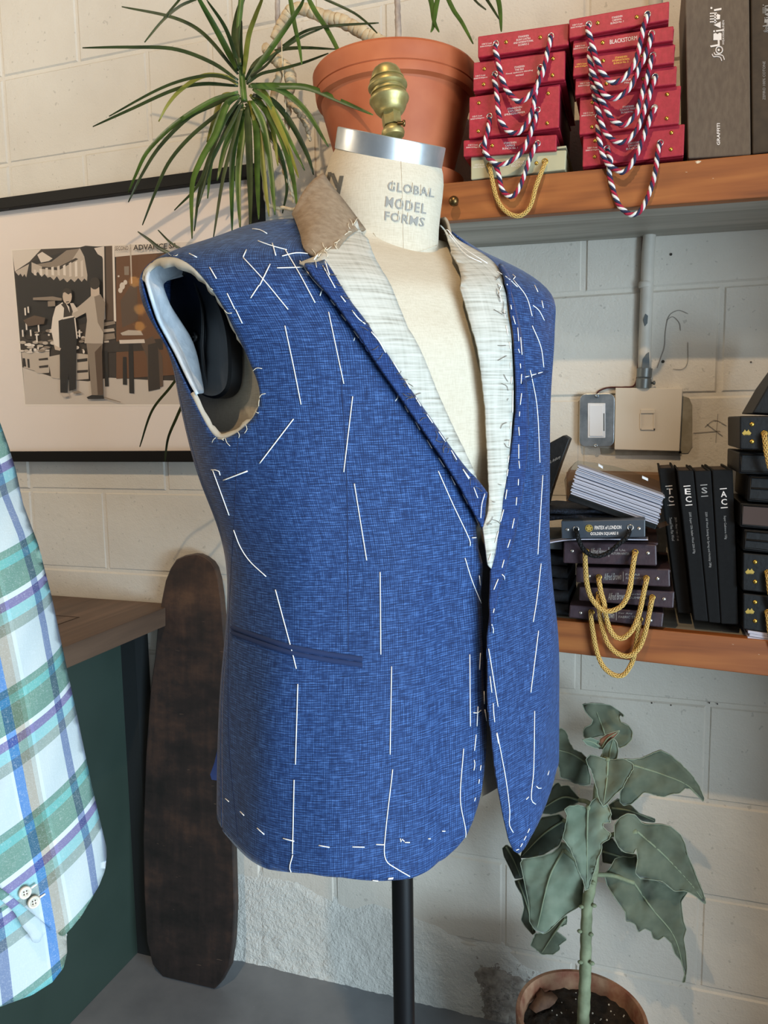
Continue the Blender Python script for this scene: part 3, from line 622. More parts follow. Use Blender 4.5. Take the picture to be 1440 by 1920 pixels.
mb.add(V, [[j*n+i, (j+1)*n+i, (j+1)*n+(i+1) % n, j*n+(i+1) % n] for j in range(len(rows)-1) for i in range(n)]+[list(range(n))])
neck = obj('neck', mb, 'linen', form, smooth=True)
NECK = BVHTree.FromPolygons([tuple(v) for v in V], mb.f)
def on_bvh(tree, x, y, lift=.0006):
    h, nn, fi, ds = tree.ray_cast(Vector(CAM), Vector(ray(x, y)))
    if h is None: return None
    nn = np.array(nn); d = ray(x, y); nn = nn if nn@d < 0 else -nn
    return np.array(h)+nn*lift
def wrap_text(body, quad, tree, m, parent, lift=.0008, bold=0, gaps=True, spacing=1.0, cuts=()):
    V2, Fc = text2d(body, bold, 0, spacing); q = np.asarray(quad, float); W = []; ok = []
    for a, b in V2:
        p = (q[0]*(1-a)+q[1]*a)*b+(q[3]*(1-a)+q[2]*a)*(1-b); h = on_bvh(tree, p[0], p[1], lift); ok.append(h is not None); W.append(h if h is not None else CAM)
    mb = MB(); mb.add(W, [f for f in Fc if all(ok[i] for i in f)]); return obj('lettering', mb, m, parent)
wrap_text('GLOBAL', [(728, 340), (814, 354), (813, 371), (726, 357)], NECK, 'stencil', form, bold=.016, spacing=1.15)
wrap_text('MODEL', [(724, 368), (800, 383), (798, 402), (722, 388)], NECK, 'stencil', form, bold=.016, spacing=1.15)
wrap_text('FORMS', [(722, 396), (797, 409), (794, 426), (721, 413)], NECK, 'stencil', form, bold=.016, spacing=1.1)
mb = MB()
for (xa, ya), (xb, yb), w_ in (((619, 323), (614, 346), 3.2), ((623, 325), (634, 352), 3.8), ((641, 330), (634, 364), 3.8)):
    V = []
    for k in range(6):
        x, y = xa+(xb-xa)*k/5, ya+(yb-ya)*k/5
        for q in (-w_, w_): V.append(on_bvh(NECK, x+q, y, .0005))
    if all(v is not None for v in V): mb.add(V, [[2*k, 2*k+1, 2*k+3, 2*k+2] for k in range(5)])
obj('lettering', mb, 'stencil_dark', form, kind='stuff')
# stencil bridges: thin linen bars across the letters
mb = MB()
for x, y, h, dx in ((736, 348, 16, 1), (773, 352, 17, 1), (789, 355, 17, 0), (803, 360, 14, 2), (752, 381, 18, 1), (769, 384, 18, 1), (747, 405, 18, 1), (764, 408, 18, 1)):
    P = [on_bvh(NECK, x+dx-2*dx*k/4, y-h/2+h*k/4, .0006) for k in range(5)]
    if all(p is not None for p in P): mb.tube(P, .0006, 4)
obj('stencil_gap', mb, 'linen', form, kind='stuff')
for pl in ([(700, 437), (722, 462), (757, 478), (790, 470), (818, 460)], [(752, 300), (755, 380), (756, 440), (757, 478)]):
    P = [on_bvh(NECK, x, y, .0002) for x, y in spline(pl, 24)]; P = [p for p in P if p is not None]
    mb = MB(); mb.tube(P, .0004, 5); obj('seam', mb, 'linen', form, smooth=True)
# metal neck cap
r0, c0, n0 = ring_at(629, 281, 828, 312, .0); r1, c1, n1 = ring_at(633, 243, 830, 278, .0); up_ = nrm(c1-c0); rad = np.linalg.norm(r0[0]-c0)*1.012; hh = np.linalg.norm(c1-c0)
mb = MB(); mb.lathe(c0, n1 if n1@up_ > 0 else -n1, [(rad*.96, -.001), (rad, .0), (rad, hh*.93), (rad*.995, hh*.98), (rad*.97, hh), (.02, hh*1.0), (0, hh)], 72); obj('neck_cap', mb, 'cap_metal', form, auto=.5)
# brass finial
q0, q1 = dep(738, 258, ND), dep(722, 121, ND); fa = nrm(q1-q0); fl = np.linalg.norm(q1-q0); px = ND/F_PX
prof = [(20, 256), (22, 250), (21, 245), (17, 241), (15, 238)]; f1 = [(r*px, (258-y)/137*fl) for r, y in prof]
fin = MB(); fin.lathe(q0, fa, [(0, 0)]+f1+[(.0, f1[-1][1])], 28)
fin.lathe(q0, fa, [(17.5*px, (239-0)*0+(258-236)/137*fl), (18.5*px, (258-232)/137*fl), (18.5*px, (258-214)/137*fl), (16*px, (258-212)/137*fl)], 6)
prof = [(19, 214), (24, 212), (28, 207), (31, 201), (33, 195), (36, 191.5), (37.5, 188.5), (37, 185), (32.5, 179.5), (30.5, 177.5), (33.5, 176.8), (33.5, 174.8), (30, 173.5), (30, 169), (34, 167.5), (37, 164.5), (37, 161), (33.5, 155.5), (30, 152.5), (32.5, 151.8), (32.5, 149.8), (29, 148.5), (28.5, 143), (27, 137), (23.5, 131), (17, 126), (9, 122.5), (0, 121.3)]
fin.lathe(q0, fa, [(r*px, (258-y)/137*fl) for r, y in prof], 36)
finial = obj('finial', fin, 'brass', form, auto=.7, label='brass acorn finial')
mb = MB(); c = dep(745, 231, ND-.012); mb.lathe(c, R2, [(.0022, 0), (.0022, .006), (.0036, .0062), (.0036, .009), (0, .0095)], 10); obj('set_screw', mb, 'old_brass', finial, smooth=True)
# pole down to the floor and a heavy round foot
pc = np.array([A0[0], A0[1], 0]); sx = proj(np.array([A0[0], A0[1], .8]))[0]; pc = pc+R0*((754-sx)/F_PX*.98)
mb = MB(); mb.lathe(pc, (0, 0, 1), [(.0135, .02), (.0135, .90)], 24); obj('pole', mb, 'black_paint', form, auto=.6)
mb = MB(); mb.lathe(pc, (0, 0, 1), [(.19, 0), (.19, .008), (.17, .018), (.05, .03), (.03, .05), (.02, .09), (.0136, .1)], 48); obj('foot', mb, 'black_paint', form, auto=.6)
# arm plate
pp0 = A0+BR*.2045; nP = BR.copy(); pl = [(336, 506), (326, 530), (321, 562), (322, 600), (328, 645), (340, 685), (356, 715), (376, 738), (398, 747), (416, 744), (429, 730), (434, 705), (434, 665), (430, 625), (420, 585), (404, 548), (384, 520), (360, 504)]
ol = np.array([onPlane(x, y, pp0, nP) for x, y in spline(pl+pl[:1], 61)[:-1]]); cen = ol.mean(0)
mb = MB(); n = len(ol); V = [p-nP*.012 for p in ol]+list(ol)+[cen+(p-cen)*.96+nP*.0025 for p in ol]+[cen+(p-cen)*.90-nP*.001 for p in ol]+[cen+(p-cen)*.45-nP*.006 for p in ol]+[cen-nP*.007]
Fc = [[k*n+i, k*n+(i+1) % n, (k+1)*n+(i+1) % n, (k+1)*n+i] for k in range(4) for i in range(n)]+[[4*n+i, 4*n+(i+1) % n, 5*n] for i in range(n)]
mb.add(V, Fc); plate = obj('arm_plate', mb, 'black_plate', form, auto=.8, label='black oval plate closing the armhole of the form')
mb = MB(); c = onPlane(365, 632, pp0-nP*.004, nP); mb.lathe(c, nP, [(.0058, -.004), (.0058, .002), (.004, .0022), (.0035, .001), (.0015, .001), (.0012, .0025), (0, .0028)], 16); obj('screw', mb, 'black_paint', plate, smooth=True)
P = [onPlane(x, y, pp0-nP*.004, nP) for x, y in spline([(366, 528), (378, 570), (381, 610), (380, 650), (384, 690), (392, 722)], 24)]
mb = MB(); mb.tube(P, .0022, 8); obj('ridge', mb, 'black_plate', plate, smooth=True)

# ============================================================ JACKET
jk = thing('tailored_jacket', (A0[0], A0[1], .72), 'unfinished sleeveless blue suit jacket with white basting stitches, worn by the linen dress form', 'jacket')
# armhole on the near side, traced along its rim
rim = [(262, 516), (266, 500), (284, 489), (302, 482), (324, 481), (340, 486), (358, 497), (378, 517), (400, 546), (420, 578), (438, 616), (456, 652), (470, 684), (482, 714), (487, 738), (485, 760), (474, 783), (450, 807), (430, 819), (414, 823), (400, 816), (384, 792), (366, 757), (350, 726), (336, 697), (322, 667), (306, 637), (290, 607), (278, 575), (269, 545)]
hole = pars(spline(rim+rim[:1], 90)[:-1])
# keep the rear rim just round the outline so that the cloth ends in a thin turned edge
TSEAM = -.20
fe = [(912, 1060), (918, 1120), (922, 1200), (925, 1280), (928, 1340), (928, 1400), (924, 1450), (916, 1500), (903, 1545), (890, 1575), (872, 1598), (845, 1622), (808, 1638), (770, 1648), (720, 1652), (690, 1651), (640, 1645), (580, 1638), (502, 1630)]
hem = pars(fe)
zh = hem[-1][1]
roll_r = [(668, 416), (690, 452), (718, 515), (762, 615), (818, 735), (868, 842), (905, 935)]
rr_ = pars(roll_r); fr_top = pars([(893, 992), (900, 1030)])
def offA(tz):
    o = np.full(len(tz), .0); edge_t = np.interp(tz[:, 1], hem[::-1][-8:, 1] if False else [-.5, -.25, -.17], [1.36, 1.40, 1.40])
    k = np.clip((tz[:, 0]-(edge_t-.24))/.24, 0, 1)*np.clip((-.10-tz[:, 1])/.08, 0, 1)
    return o-.012*k**2
tA = [(TSEAM, .2235), (.6, .2235)]+[tuple(p) for p in rr_]+[tuple(p) for p in fr_top]+[tuple(p) for p in hem]+[(TSEAM, zh+.004)]
V, T, uv, tz = panel(tA, .007, [hole], offA)
mA = MB(); mA.add(V, T, 0, uv); fA = obj('front_panel', mA, 'blue_suiting', jk, smooth=True, solid=.0016, label='near front panel with the welt pocket')
# back panel (from the near side seam round the back to the far side seam)
back_hem = pars([(470, 1604), (440, 1578), (411, 1545)]); zb_ = back_hem[-1][1]
farh = np.array([(math.pi-t, z) for t, z in hole]); farh[:, 0] += .17
tB = [(TSEAM, .2235), (TSEAM, zh+.004)]+[tuple(p) for p in back_hem]+[(-1.2, zb_+.012), (-2.0, zb_+.015), (-3.0, zh+.02), (math.pi+.12-2*math.pi, zh+.01), (math.pi+.12-2*math.pi, .2235)]
farh_b = farh.copy(); farh_b[:, 0] -= 2*math.pi
V, T, uv, tz = panel(tB, .008, [hole, farh_b], 0.0)
mB = MB(); mB.add(V, T, 0, uv); fB = obj('back_panel', mB, 'blue_suiting', jk, smooth=True, solid=.0016)
# far front panel, its front edge lapping over the near one
edgeD = [(905, 1190), (905, 1250), (904, 1300), (908, 1345), (917, 1425), (926, 1480), (936, 1530), (946, 1570), (956, 1592), (965, 1597), (974, 1590), (990, 1562), (1010, 1520), (1026, 1478), (1036, 1440)]
strip_out = [(932, 512), (944, 560), (956, 610), (966, 680), (972, 745), (974, 800), (971, 850), (964, 920), (950, 1000), (934, 1060), (920, 1105), (911, 1150)]
roll_l = [(836, 440), (842, 480), (858, 545), (880, 620), (897, 700), (905, 770), (907, 850), (908, 930)]
eD = pars(edgeD); sD = pars(strip_out)
tmaxD = math.pi+.12
tD = [tuple(p) for p in pars([(838, 437)])]+[tuple(p) for p in pars([(925, 512)])]+[tuple(p) for p in sD]+[tuple(p) for p in eD]+[(eD[-1][0]+.25, eD[-1][1]+.0), (tmaxD, zh+.01), (tmaxD, .2235), (2.2, .2235)]
def offD(tz): return .0055+.006*np.clip((1.75-tz[:, 0])/.4, 0, 1)*np.clip((-.12-tz[:, 1])/.15, 0, 1)
V, T, uv, tz = panel(tD, .007, [farh], offD)
mD = MB(); mD.add(V, T, 0, uv); fD = obj('front_panel', mD, 'blue_suiting', jk, smooth=True, solid=.0016, label='far front panel lapping over the near one')

# lapels: canvas laid open on the chest, a turned blue strip along the outer edge
def lay(pix, off, m, name, step=.006, solid=.0015, parent=jk, label=None, refine=None):
    P = pars(pix); V, T, uv, tz = panel(P, step, (), off, .003); mb = MB()
    if refine is not None: V = refine(V, tz)
    mb.add(V, T, 0, uv); return mb, obj(name, mb, m, parent, smooth=True, solid=solid, label=label)
out_r = [(566, 509), (585, 531), (612, 560), (650, 612), (690, 668), (732, 730), (775, 795), (818, 858), (852, 914), (880, 968), (893, 994)]
mid_r = [(606, 500), (628, 532), (658, 578), (698, 634), (742, 700), (788, 768), (836, 838), (880, 893), (905, 925)]
def seg_off(edge_px, o_edge, o_in, w):
    E_ = pars(edge_px)*np.array([TS, 1])
    Ed = resample(E_, .004)
    def f(tz):
        Q = tz*np.array([TS, 1]); d = np.sqrt(((Q[:, None, :]-Ed[None])**2).sum(2)).min(1); return o_in+(o_edge-o_in)*np.clip(1-d/w, 0, 1)**1.5
    return f
mC1, cR = lay([(560, 501), (588, 490), (612, 470), (640, 448), (668, 414)]+roll_r[1:]+[(908, 948), (893, 990)]+mid_r[::-1]+[(580, 512)], seg_off(roll_r, .002, .0052, .02), 'canvas', 'lapel_canvas', label='pale hair canvas facing of the near lapel')
mS1, sR = lay([(568, 512), (606, 499)]+mid_r[1:]+[(896, 980), (893, 994)]+out_r[::-1][1:-1], seg_off(out_r, .0125, .0075, .016), 'blue_suiting_strip', 'lapel_strip', solid=.003, label='blue turned edge of the near lapel')
in_l = [(924, 513), (934, 545), (942, 600), (948, 660), (951, 720), (951, 770), (946, 820), (938, 880), (926, 950), (918, 1000)]
mC2, cL = lay([(822, 424), (836, 440), (860, 462), (896, 486), (927, 513)]+in_l[1:]+[(912, 1040), (905, 1066), (899, 1058), (893, 1010), (890, 990), (900, 960)]+roll_l[::-1][:-1]+[(826, 436)], lambda tz: seg_off(roll_l, .004, .0085, .02)(tz)+.004*np.clip((.0-tz[:, 1])/.1, 0, 1), 'canvas', 'lapel_canvas', label='pale hair canvas facing of the far lapel')
mS2, sL = lay([(927, 512), (932, 514)]+strip_out[1:]+[(905, 1185), (903, 1130), (905, 1070), (912, 1032)]+in_l[::-1], lambda tz: np.full(len(tz), .0125), 'blue_suiting_strip', 'lapel_strip', solid=.002, label='blue turned edge of the far lapel')

# felt undercollar standing round the neck
t_in = [(688, 432), (660, 392), (645, 372), (628, 350), (612, 326)]; t_out = [(618, 500), (572, 474), (562, 445), (552, 415), (549, 397)]
ci = [on_bvh(NECK, x, y, .004) for x, y in t_in]; ci = [c if c is not None else dep(t_in[i][0], t_in[i][1], ND) for i, c in enumerate(ci)]
co = [SN(*[np.array([v]) for v in par(x, y)], np.array([.0035]))[0][0] for x, y in t_out]
nc = dep(716, 400, ND); side = -R0
for q in np.linspace(.15, 1, 9):
    # round the back of the neck to the far side
    a = math.pi*(1-q)+.0; d = R0*math.cos(a)+FH*math.sin(a)
    ci.append(nc+d*.074+np.array([0, 0, .045-.05*q])); co.append(nc+d*(.105-.02*q)+np.array([0, 0, -.012-.03*q]))
ci = spline(ci, 60); co = spline(co, 60); mb = MB(); V = []; nr = 7
for i in range(60):
    for j in range(nr):
        s = j/(nr-1); p = ci[i]*(1-s)+co[i]*s; V.append(p+np.array([0, 0, .010*math.sin(math.pi*s)]))
Fc = [[i*nr+j, (i+1)*nr+j, (i+1)*nr+j+1, i*nr+j+1] for i in range(59) for j in range(nr-1)]
mK = MB(); mK.add(V, Fc); collar = obj('undercollar', mK, 'felt_brown', jk, smooth=True, solid=.003, label='brown felt undercollar standing open round the neck')

# wadding and raw edge round the near armhole
mb = MB(); V = []; hp = hole
inner = MB()
def inset_band(hpar, w, off, name, m, sel, solid=.002, wav=.0):
    c = hpar.mean(0); idx = [i for i in range(len(hpar)) if sel(i)]; V = []
    for i in idx:
        p = hpar[i]; d = (c-p)*np.array([TS, 1]); d /= np.linalg.norm(d); q = p+d/np.array([TS, 1])*(w[i]*(1+wav*math.sin(i*1.7)+wav*.6*math.sin(i*4.1)))
        V += [SN(np.array([p[0]]), np.array([p[1]]), np.array([off+.0005]))[0][0], SN(np.array([(p[0]+q[0])/2]), np.array([(p[1]+q[1])/2]), np.array([off-.001]))[0][0], SN(np.array([q[0]]), np.array([q[1]]), np.array([off-.004]))[0][0]]
    mb = MB(); mb.add(V, [[3*i+k, 3*i+k+1, 3*i+4+k, 3*i+3+k] for i in range(len(idx)-1) for k in range(2)]); return mb, obj(name, mb, m, jk, smooth=True, solid=solid)
hx, hy = proj(SN(hole[:, 0], hole[:, 1], np.zeros(len(hole)))[0])
rim_w = [(.0075 if hy[i] < 560 else .0060 if hy[i] < 640 else .0032 if hy[i] < 790 else .0052) for i in range(len(hole))]
inset_band(hole, rim_w, -.001, 'raw_edge', 'canvas', lambda i: i <= 76 and not (hx[i] < 352 and hy[i] > 540), .0012, .22)
P = [dep(x, y, .985) for x, y in ((1010, 538), (1024, 549), (1035, 566), (1039, 590), (1035, 618), (1029, 640), (1025, 655), (1018, 640), (1020, 600), (1012, 560))]
mb = MB(); mb.hexa(P, [p+FH*.02 for p in P]); obj('raw_edge', mb, 'wadding', jk, label='white raw edge of the far armhole')
# thick white wadding lining the rear of the armhole, seen through it
zw = np.linspace(.205, .035, 40); mb = MB(); V = []
bk = hole[[k for k in range(len(hole)) if hx[k] < 372 and k > 45]]; bk = bk[np.argsort(bk[:, 1])]
for i, z in enumerate(zw):
    t0 = np.interp(z, bk[:, 1], bk[:, 0])
    for j in range(14):
        s = j/13; t = t0+.02-s*.25; w = .003+.0025*math.sin(9*s+14*z)*s+.002*math.sin(5*s*s+40*z)*s+.022*s**.9; V.append(SN(np.array([t]), np.array([z]), np.array([-w]))[0][0])
mb.add(V, [[i*14+j, i*14+j+1, (i+1)*14+j+1, (i+1)*14+j] for i in range(39) for j in range(13)]); obj('wadding', mb, 'wadding', jk, smooth=True, solid=.003, label='soft white wadding lining the back of the armhole')
# vent flap showing behind the hip
P = [dep(409, 1398, 1.0), dep(402, 1430, 1.0), dep(394, 1452, 1.0), dep(397, 1462, 1.0), dep(412, 1464, 1.0), dep(430, 1440, 1.0), dep(430, 1398, 1.0)]
mb = MB(); mb.hexa(P, [p+FH*.004 for p in P]); obj('vent_flap', mb, 'navy_edge', jk)
# pocket welts, chest-pocket mouth, seams: strips laid on the finished cloth
def tree_of(*mbs):
    V = []; Fc = []
    for m in mbs: o = len(V); V += [tuple(v) for v in m.v]; Fc += [[i+o for i in f] for f in m.f]
    return BVHTree.FromPolygons(V, Fc)
JT = tree_of(mA, mB, mD, mC1, mS1, mC2, mS2, mK)
def strip(a, b, n, lift, thick, m, name, label=None):
    """cloth strip between two pixel curves"""
    A = spline(a, n); B = spline(b, n); V = []
    for p, q in zip(A, B):
        for s in (0, .5, 1): V.append(on_bvh(JT, *(p*(1-s)+q*s), lift+(thick if s == .5 else 0)))
    V = [v if v is not None else None for v in V]
    for i, v in enumerate(V):
        if v is None: V[i] = V[i-3] if i >= 3 else V[i+3]
    mb = MB(); uvv = [(i//3*.004, (i % 3)*.004) for i in range(len(V))]; mb.add(V, [[3*i+k, 3*i+k+1, 3*i+4+k, 3*i+3+k] for i in range(n-1) for k in range(2)], 0, uvv); return obj(name, mb, m, jk, smooth=True, solid=0, label=label)
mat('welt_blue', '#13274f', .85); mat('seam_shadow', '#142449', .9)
strip([(436, 1172), (490, 1191), (546, 1208), (612, 1221), (680, 1231)], [(436, 1181), (490, 1200), (546, 1218), (612, 1231), (680, 1241)], 26, .0008, .0022, 'welt_blue', 'pocket_welt')
strip([(436, 1182), (490, 1201), (546, 1219), (612, 1232), (680, 1242)], [(436, 1191), (490, 1211), (546, 1228), (612, 1242), (680, 1252)], 26, .0008, .0022, 'welt_blue', 'pocket_welt')
strip([(978, 716), (1000, 704), (1026, 694)], [(978, 722), (1000, 710), (1026, 700)], 10, .0005, .001, 'welt_blue', 'breast_welt')
def sew(pl, rad=.00055, m='white_thread', name='basting_stitch', lift=.0007, step=7, parent=jk, free=False):
    P = resample(spline(pl, max(8, 5*len(pl))), step) if len(pl) > 2 else resample(np.array(pl, float), step); Q = [on_bvh(JT, x, y, lift) for x, y in P]; Q = [q for q in Q if q is not None]
    if len(Q) < 2: return
    Q = np.array(Q); dz = (Q-CAM)@FW
    k = [0]+[i for i in range(1, len(Q)) if abs(dz[i]-dz[0]) < .12]
    if len(k) < 2: return
    mb = MB(); mb.tube(Q[k], rad, 5); return obj(name, mb, m, parent, smooth=True)
for pl in ([(636, 640), (650, 900), (652, 1060), (653, 1222)], [(446, 830), (440, 960), (432, 1100), (428, 1240), (430, 1400), (446, 1570)], [(1003, 560), (1000, 800), (1000, 1000)]): sew(pl, .0006, 'seam_shadow', 'seam', -.0002, 12)
z1 = lambda L: [[(220+x*.3472, 380+y*.3472) for x, y in pl] for pl in L]; z2 = lambda L: [[(540+x*.3611, 380+y*.3611) for x, y in pl] for pl in L]
z3_ = lambda L: [[(320+x*.3056, 860+y*.3056) for x, y in pl] for pl in L]; z4 = lambda L: [[(700+x*.2639, 860+y*.2639) for x, y in pl] for pl in L]
z5 = lambda L: [[(380+x*.2639, 1260+y*.2639) for x, y in pl] for pl in L]; z6 = lambda L: [[(700+x*.2639, 1280+y*.2639) for x, y in pl] for pl in L]
ST = z1([[(730, 145), (770, 150), (808, 170)], [(390, 278), (430, 298)], [(760, 210), (830, 235), (915, 258)], [(837, 222), (855, 288)], [(697, 258), (680, 295)], [(680, 300), (800, 430), (922, 578)], [(825, 335), (768, 450)], [(765, 448), (720, 516)], [(890, 292), (960, 275), (1020, 278), (1080, 292)], [(862, 356), (1000, 352)], [(985, 318), (1050, 410), (1110, 475)], [(905, 255), (985, 390), (1067, 542)], [(500, 352), (536, 412)], [(594, 490), (635, 575)], [(640, 577), (676, 652)], [(905, 665), (955, 900), (992, 1090)], [(1140, 592), (1222, 978)], [(1270, 1046), (1222, 1455)], [(952, 1168), (770, 1408)], [(510, 1443), (548, 1446), (558, 1472)], [(705, 1450), (580, 1497)]])
ST += z2([[(180, 330), (243, 445)], [(220, 505), (243, 535)], [(272, 487), (297, 518)], [(275, 582), (300, 614)], [(330, 562), (365, 605), (400, 632)], [(340, 666), (367, 704)], [(430, 672), (470, 720), (505, 780)], [(413, 760), (443, 807)], [(545, 830), (577, 882)], [(485, 860), (512, 908)], [(605, 920), (632, 967)], [(550, 960), (572, 1000), (555, 1030)], [(660, 1012), (687, 1056)], [(605, 1055), (622, 1088)], [(718, 1100), (748, 1144)], [(660, 1137), (683, 1180)], [(780, 1190), (815, 1242)], [(720, 1232), (745, 1275)], [(845, 1287), (873, 1335)], [(780, 1325), (810, 1372)], [(905, 1385), (940, 1430)], [(175, 455), (165, 485)], [(345, 702), (340, 718)],
 [(1090, 455), (1105, 515)], [(1135, 425), (1158, 555)], [(1118, 555), (1125, 598)], [(1165, 590), (1178, 632)], [(1190, 650), (1195, 720)], [(1130, 640), (1140, 690)], [(1205, 700), (1212, 790)], [(1148, 725), (1152, 760)], [(1153, 830), (1153, 865)], [(1193, 760), (1200, 780)], [(1203, 835), (1205, 860)], [(1160, 905), (1157, 940)], [(1210, 890), (1207, 940)], [(1165, 975), (1163, 1090)], [(1210, 990), (1203, 1050)], [(1200, 1085), (1198, 1110)], [(1155, 1140), (1152, 1175)], [(1195, 1165), (1198, 1210)], [(1150, 1230), (1145, 1265)], [(1195, 1255), (1195, 1330)], [(1145, 1315), (1140, 1350)], [(1140, 1385), (1135, 1420)],
 [(1265, 640), (1310, 750), (1325, 855)], [(1170, 405), (1235, 490), (1265, 590)], [(1270, 535), (1300, 560), (1328, 612)], [(1278, 430), (1295, 465)], [(1315, 510), (1323, 548)], [(1255, 870), (1290, 1060), (1305, 1350)], [(1165, 375), (1180, 390), (1168, 400)], [(1085, 360), (1135, 390), (1190, 440)], [(1230, 905), (1250, 900)], [(1262, 896), (1285, 890)], [(1296, 886), (1318, 880)], [(1088, 425), (1108, 440), (1098, 455)]])
ST += z4([[(458, 88), (560, 320), (680, 575), (685, 620)], [(648, 705), (700, 870), (795, 1100)], [(635, 78), (675, 145)], [(548, 125), (578, 187)], [(710, 205), (738, 280)], [(632, 252), (668, 322)], [(712, 388), (740, 455)], [(1030, 15), (1035, 70)], [(1027, 145), (1025, 190)], [(945, 220), (935, 288)], [(1015, 275), (1010, 332)], [(922, 362), (900, 447)], [(997, 425), (982, 495)], [(885, 515), (862, 598)], [(968, 575), (950, 632)], [(833, 675), (808, 752)], [(925, 718), (910, 775)], [(910, 822), (928, 840), (928, 860)], [(883, 855), (852, 930)], [(855, 1065), (848, 1095)], [(828, 1152), (850, 1215), (848, 1240)],
 [(1200, 118), (1165, 680)], [(1188, 745), (1160, 985), (1132, 1160)], [(1170, 1222), (1115, 1660)], [(815, 1350), (882, 1760)], [(800, 1365), (820, 1495)], [(825, 1545), (838, 1660)], [(47, 805), (52, 1390)], [(128, 1475), (117, 2100)], [(682, 1390), (686, 1900)], [(750, 830), (757, 900)], [(758, 1380), (752, 1500)]])
ST += z3_([[(262, 72), (362, 347)], [(390, 437), (430, 540), (490, 630), (588, 722)], [(645, 803), (740, 1160), (772, 1288)], [(1126, 153), (1202, 624)], [(325, 133), (473, 75)]])
ST += z5([[(677, 85), (660, 655)], [(651, 765), (640, 1290)], [(642, 1298), (620, 1385), (630, 1420)], [(1348, 690), (1290, 1225), (1303, 1340), (1368, 1390), (1470, 1450)], [(165, 898), (190, 920)], [(270, 990), (298, 1018)], [(390, 1107), (440, 1152)], [(573, 1180), (652, 1200)], [(826, 1230), (902, 1243)], [(1062, 1240), (1148, 1242)], [(1230, 1223), (1290, 1225)], [(1205, 1478), (1245, 1482)], [(1315, 1470), (1350, 1466)]])
ST += z6([[(638, 467), (615, 830), (655, 1080), (612, 1172), (630, 1190), (675, 1196)], [(740, 168), (733, 308)], [(708, 212), (738, 214), (762, 195)], [(727, 368), (715, 482)], [(713, 547), (718, 580), (710, 622)], [(762, 585), (756, 622)], [(750, 685), (745, 715)], [(722, 815), (715, 840)], [(800, 790), (795, 818)], [(783, 893), (778, 918)], [(762, 985), (755, 1005)], [(735, 1065), (728, 1078)], [(712, 1120), (700, 1135)], [(675, 1170), (665, 1180)], [(485, 1053), (508, 1053)], [(387, 1107), (403, 1107)], [(222, 1133), (257, 1133)], [(190, 1105), (195, 1130), (205, 1108), (218, 1125)], [(605, 1258), (590, 1268)], [(548, 1292), (533, 1301)], [(508, 1314), (492, 1324)], [(437, 1340), (420, 1344)], [(360, 1355), (340, 1360)], [(140, 1384), (105, 1388)],
 [(875, 355), (900, 480), (940, 700), (965, 910), (963, 1010), (990, 1062)], [(848, 145), (850, 200), (858, 278)], [(872, 360), (885, 430)], [(820, 205), (825, 255)], [(1142, 200), (1135, 620), (1118, 830), (1150, 862)], [(1245, 625), (1235, 655)], [(1155, 735), (1165, 748), (1190, 748)], [(1100, 810), (1082, 828)],
 [(808, 350), (818, 420)], [(828, 480), (838, 560)], [(846, 600), (858, 650)], [(872, 740), (886, 830)], [(893, 870), (905, 930)], [(910, 970), (920, 1010)], [(926, 1040), (936, 1075)], [(942, 1095), (952, 1130)], [(960, 1150), (975, 1172)], [(985, 1182), (1000, 1190)], [(1012, 1188), (1030, 1182)], [(1042, 1165), (1056, 1140)], [(1066, 1118), (1082, 1088)], [(1092, 1065), (1106, 1035)], [(784, 60), (786, 150)], [(789, 190), (802, 270)], [(838, 365), (842, 430)], [(862, 590), (870, 650)]])
for pl in ST: sew(pl)
# loose basting threads and frayed canvas ends
for pl in z4([[(795, 835), (770, 990), (770, 1080), (750, 1240), (730, 1295)], [(830, 1005), (795, 1110), (785, 1200), (770, 1255)], [(780, 250), (755, 340), (750, 500), (756, 555)], [(690, 562), (720, 560)]])+z1([[(1080, 290), (1060, 320)], [(1120, 330), (1140, 400)]])+z2([[(800, 130), (850, 200), (920, 280), (1000, 320)], [(795, 120), (830, 160), (900, 240), (1030, 325)], [(1000, 1080), (1040, 1050), (1050, 980)], [(955, 1200), (1000, 1170), (1055, 1250)]]): sew(pl, .0005, 'white_thread', 'loose_thread', .0025)
rr = random.Random(11)
for pl, m, k in ((mid_r, 'dark_thread', 34), (in_l, 'dark_thread', 22), ([(588, 490), (640, 448), (668, 414)], 'cream_thread', 16), (rim[3:22], 'cream_thread', 34)):
    L = spline(pl, 400)
    for i in range(k):
        p = L[rr.randrange(400)]; a = rr.uniform(0, 2*math.pi); r = rr.uniform(5, 20); b = a+rr.uniform(-.9, .9)
        sew([tuple(p), (p[0]+r*.5*math.cos(a), p[1]+r*.5*math.sin(a)), (p[0]+r*.5*math.cos(a)+r*.5*math.cos(b), p[1]+r*.5*math.sin(a)+r*.5*math.sin(b))], .0003, m, 'frayed_thread', .0012, 4)
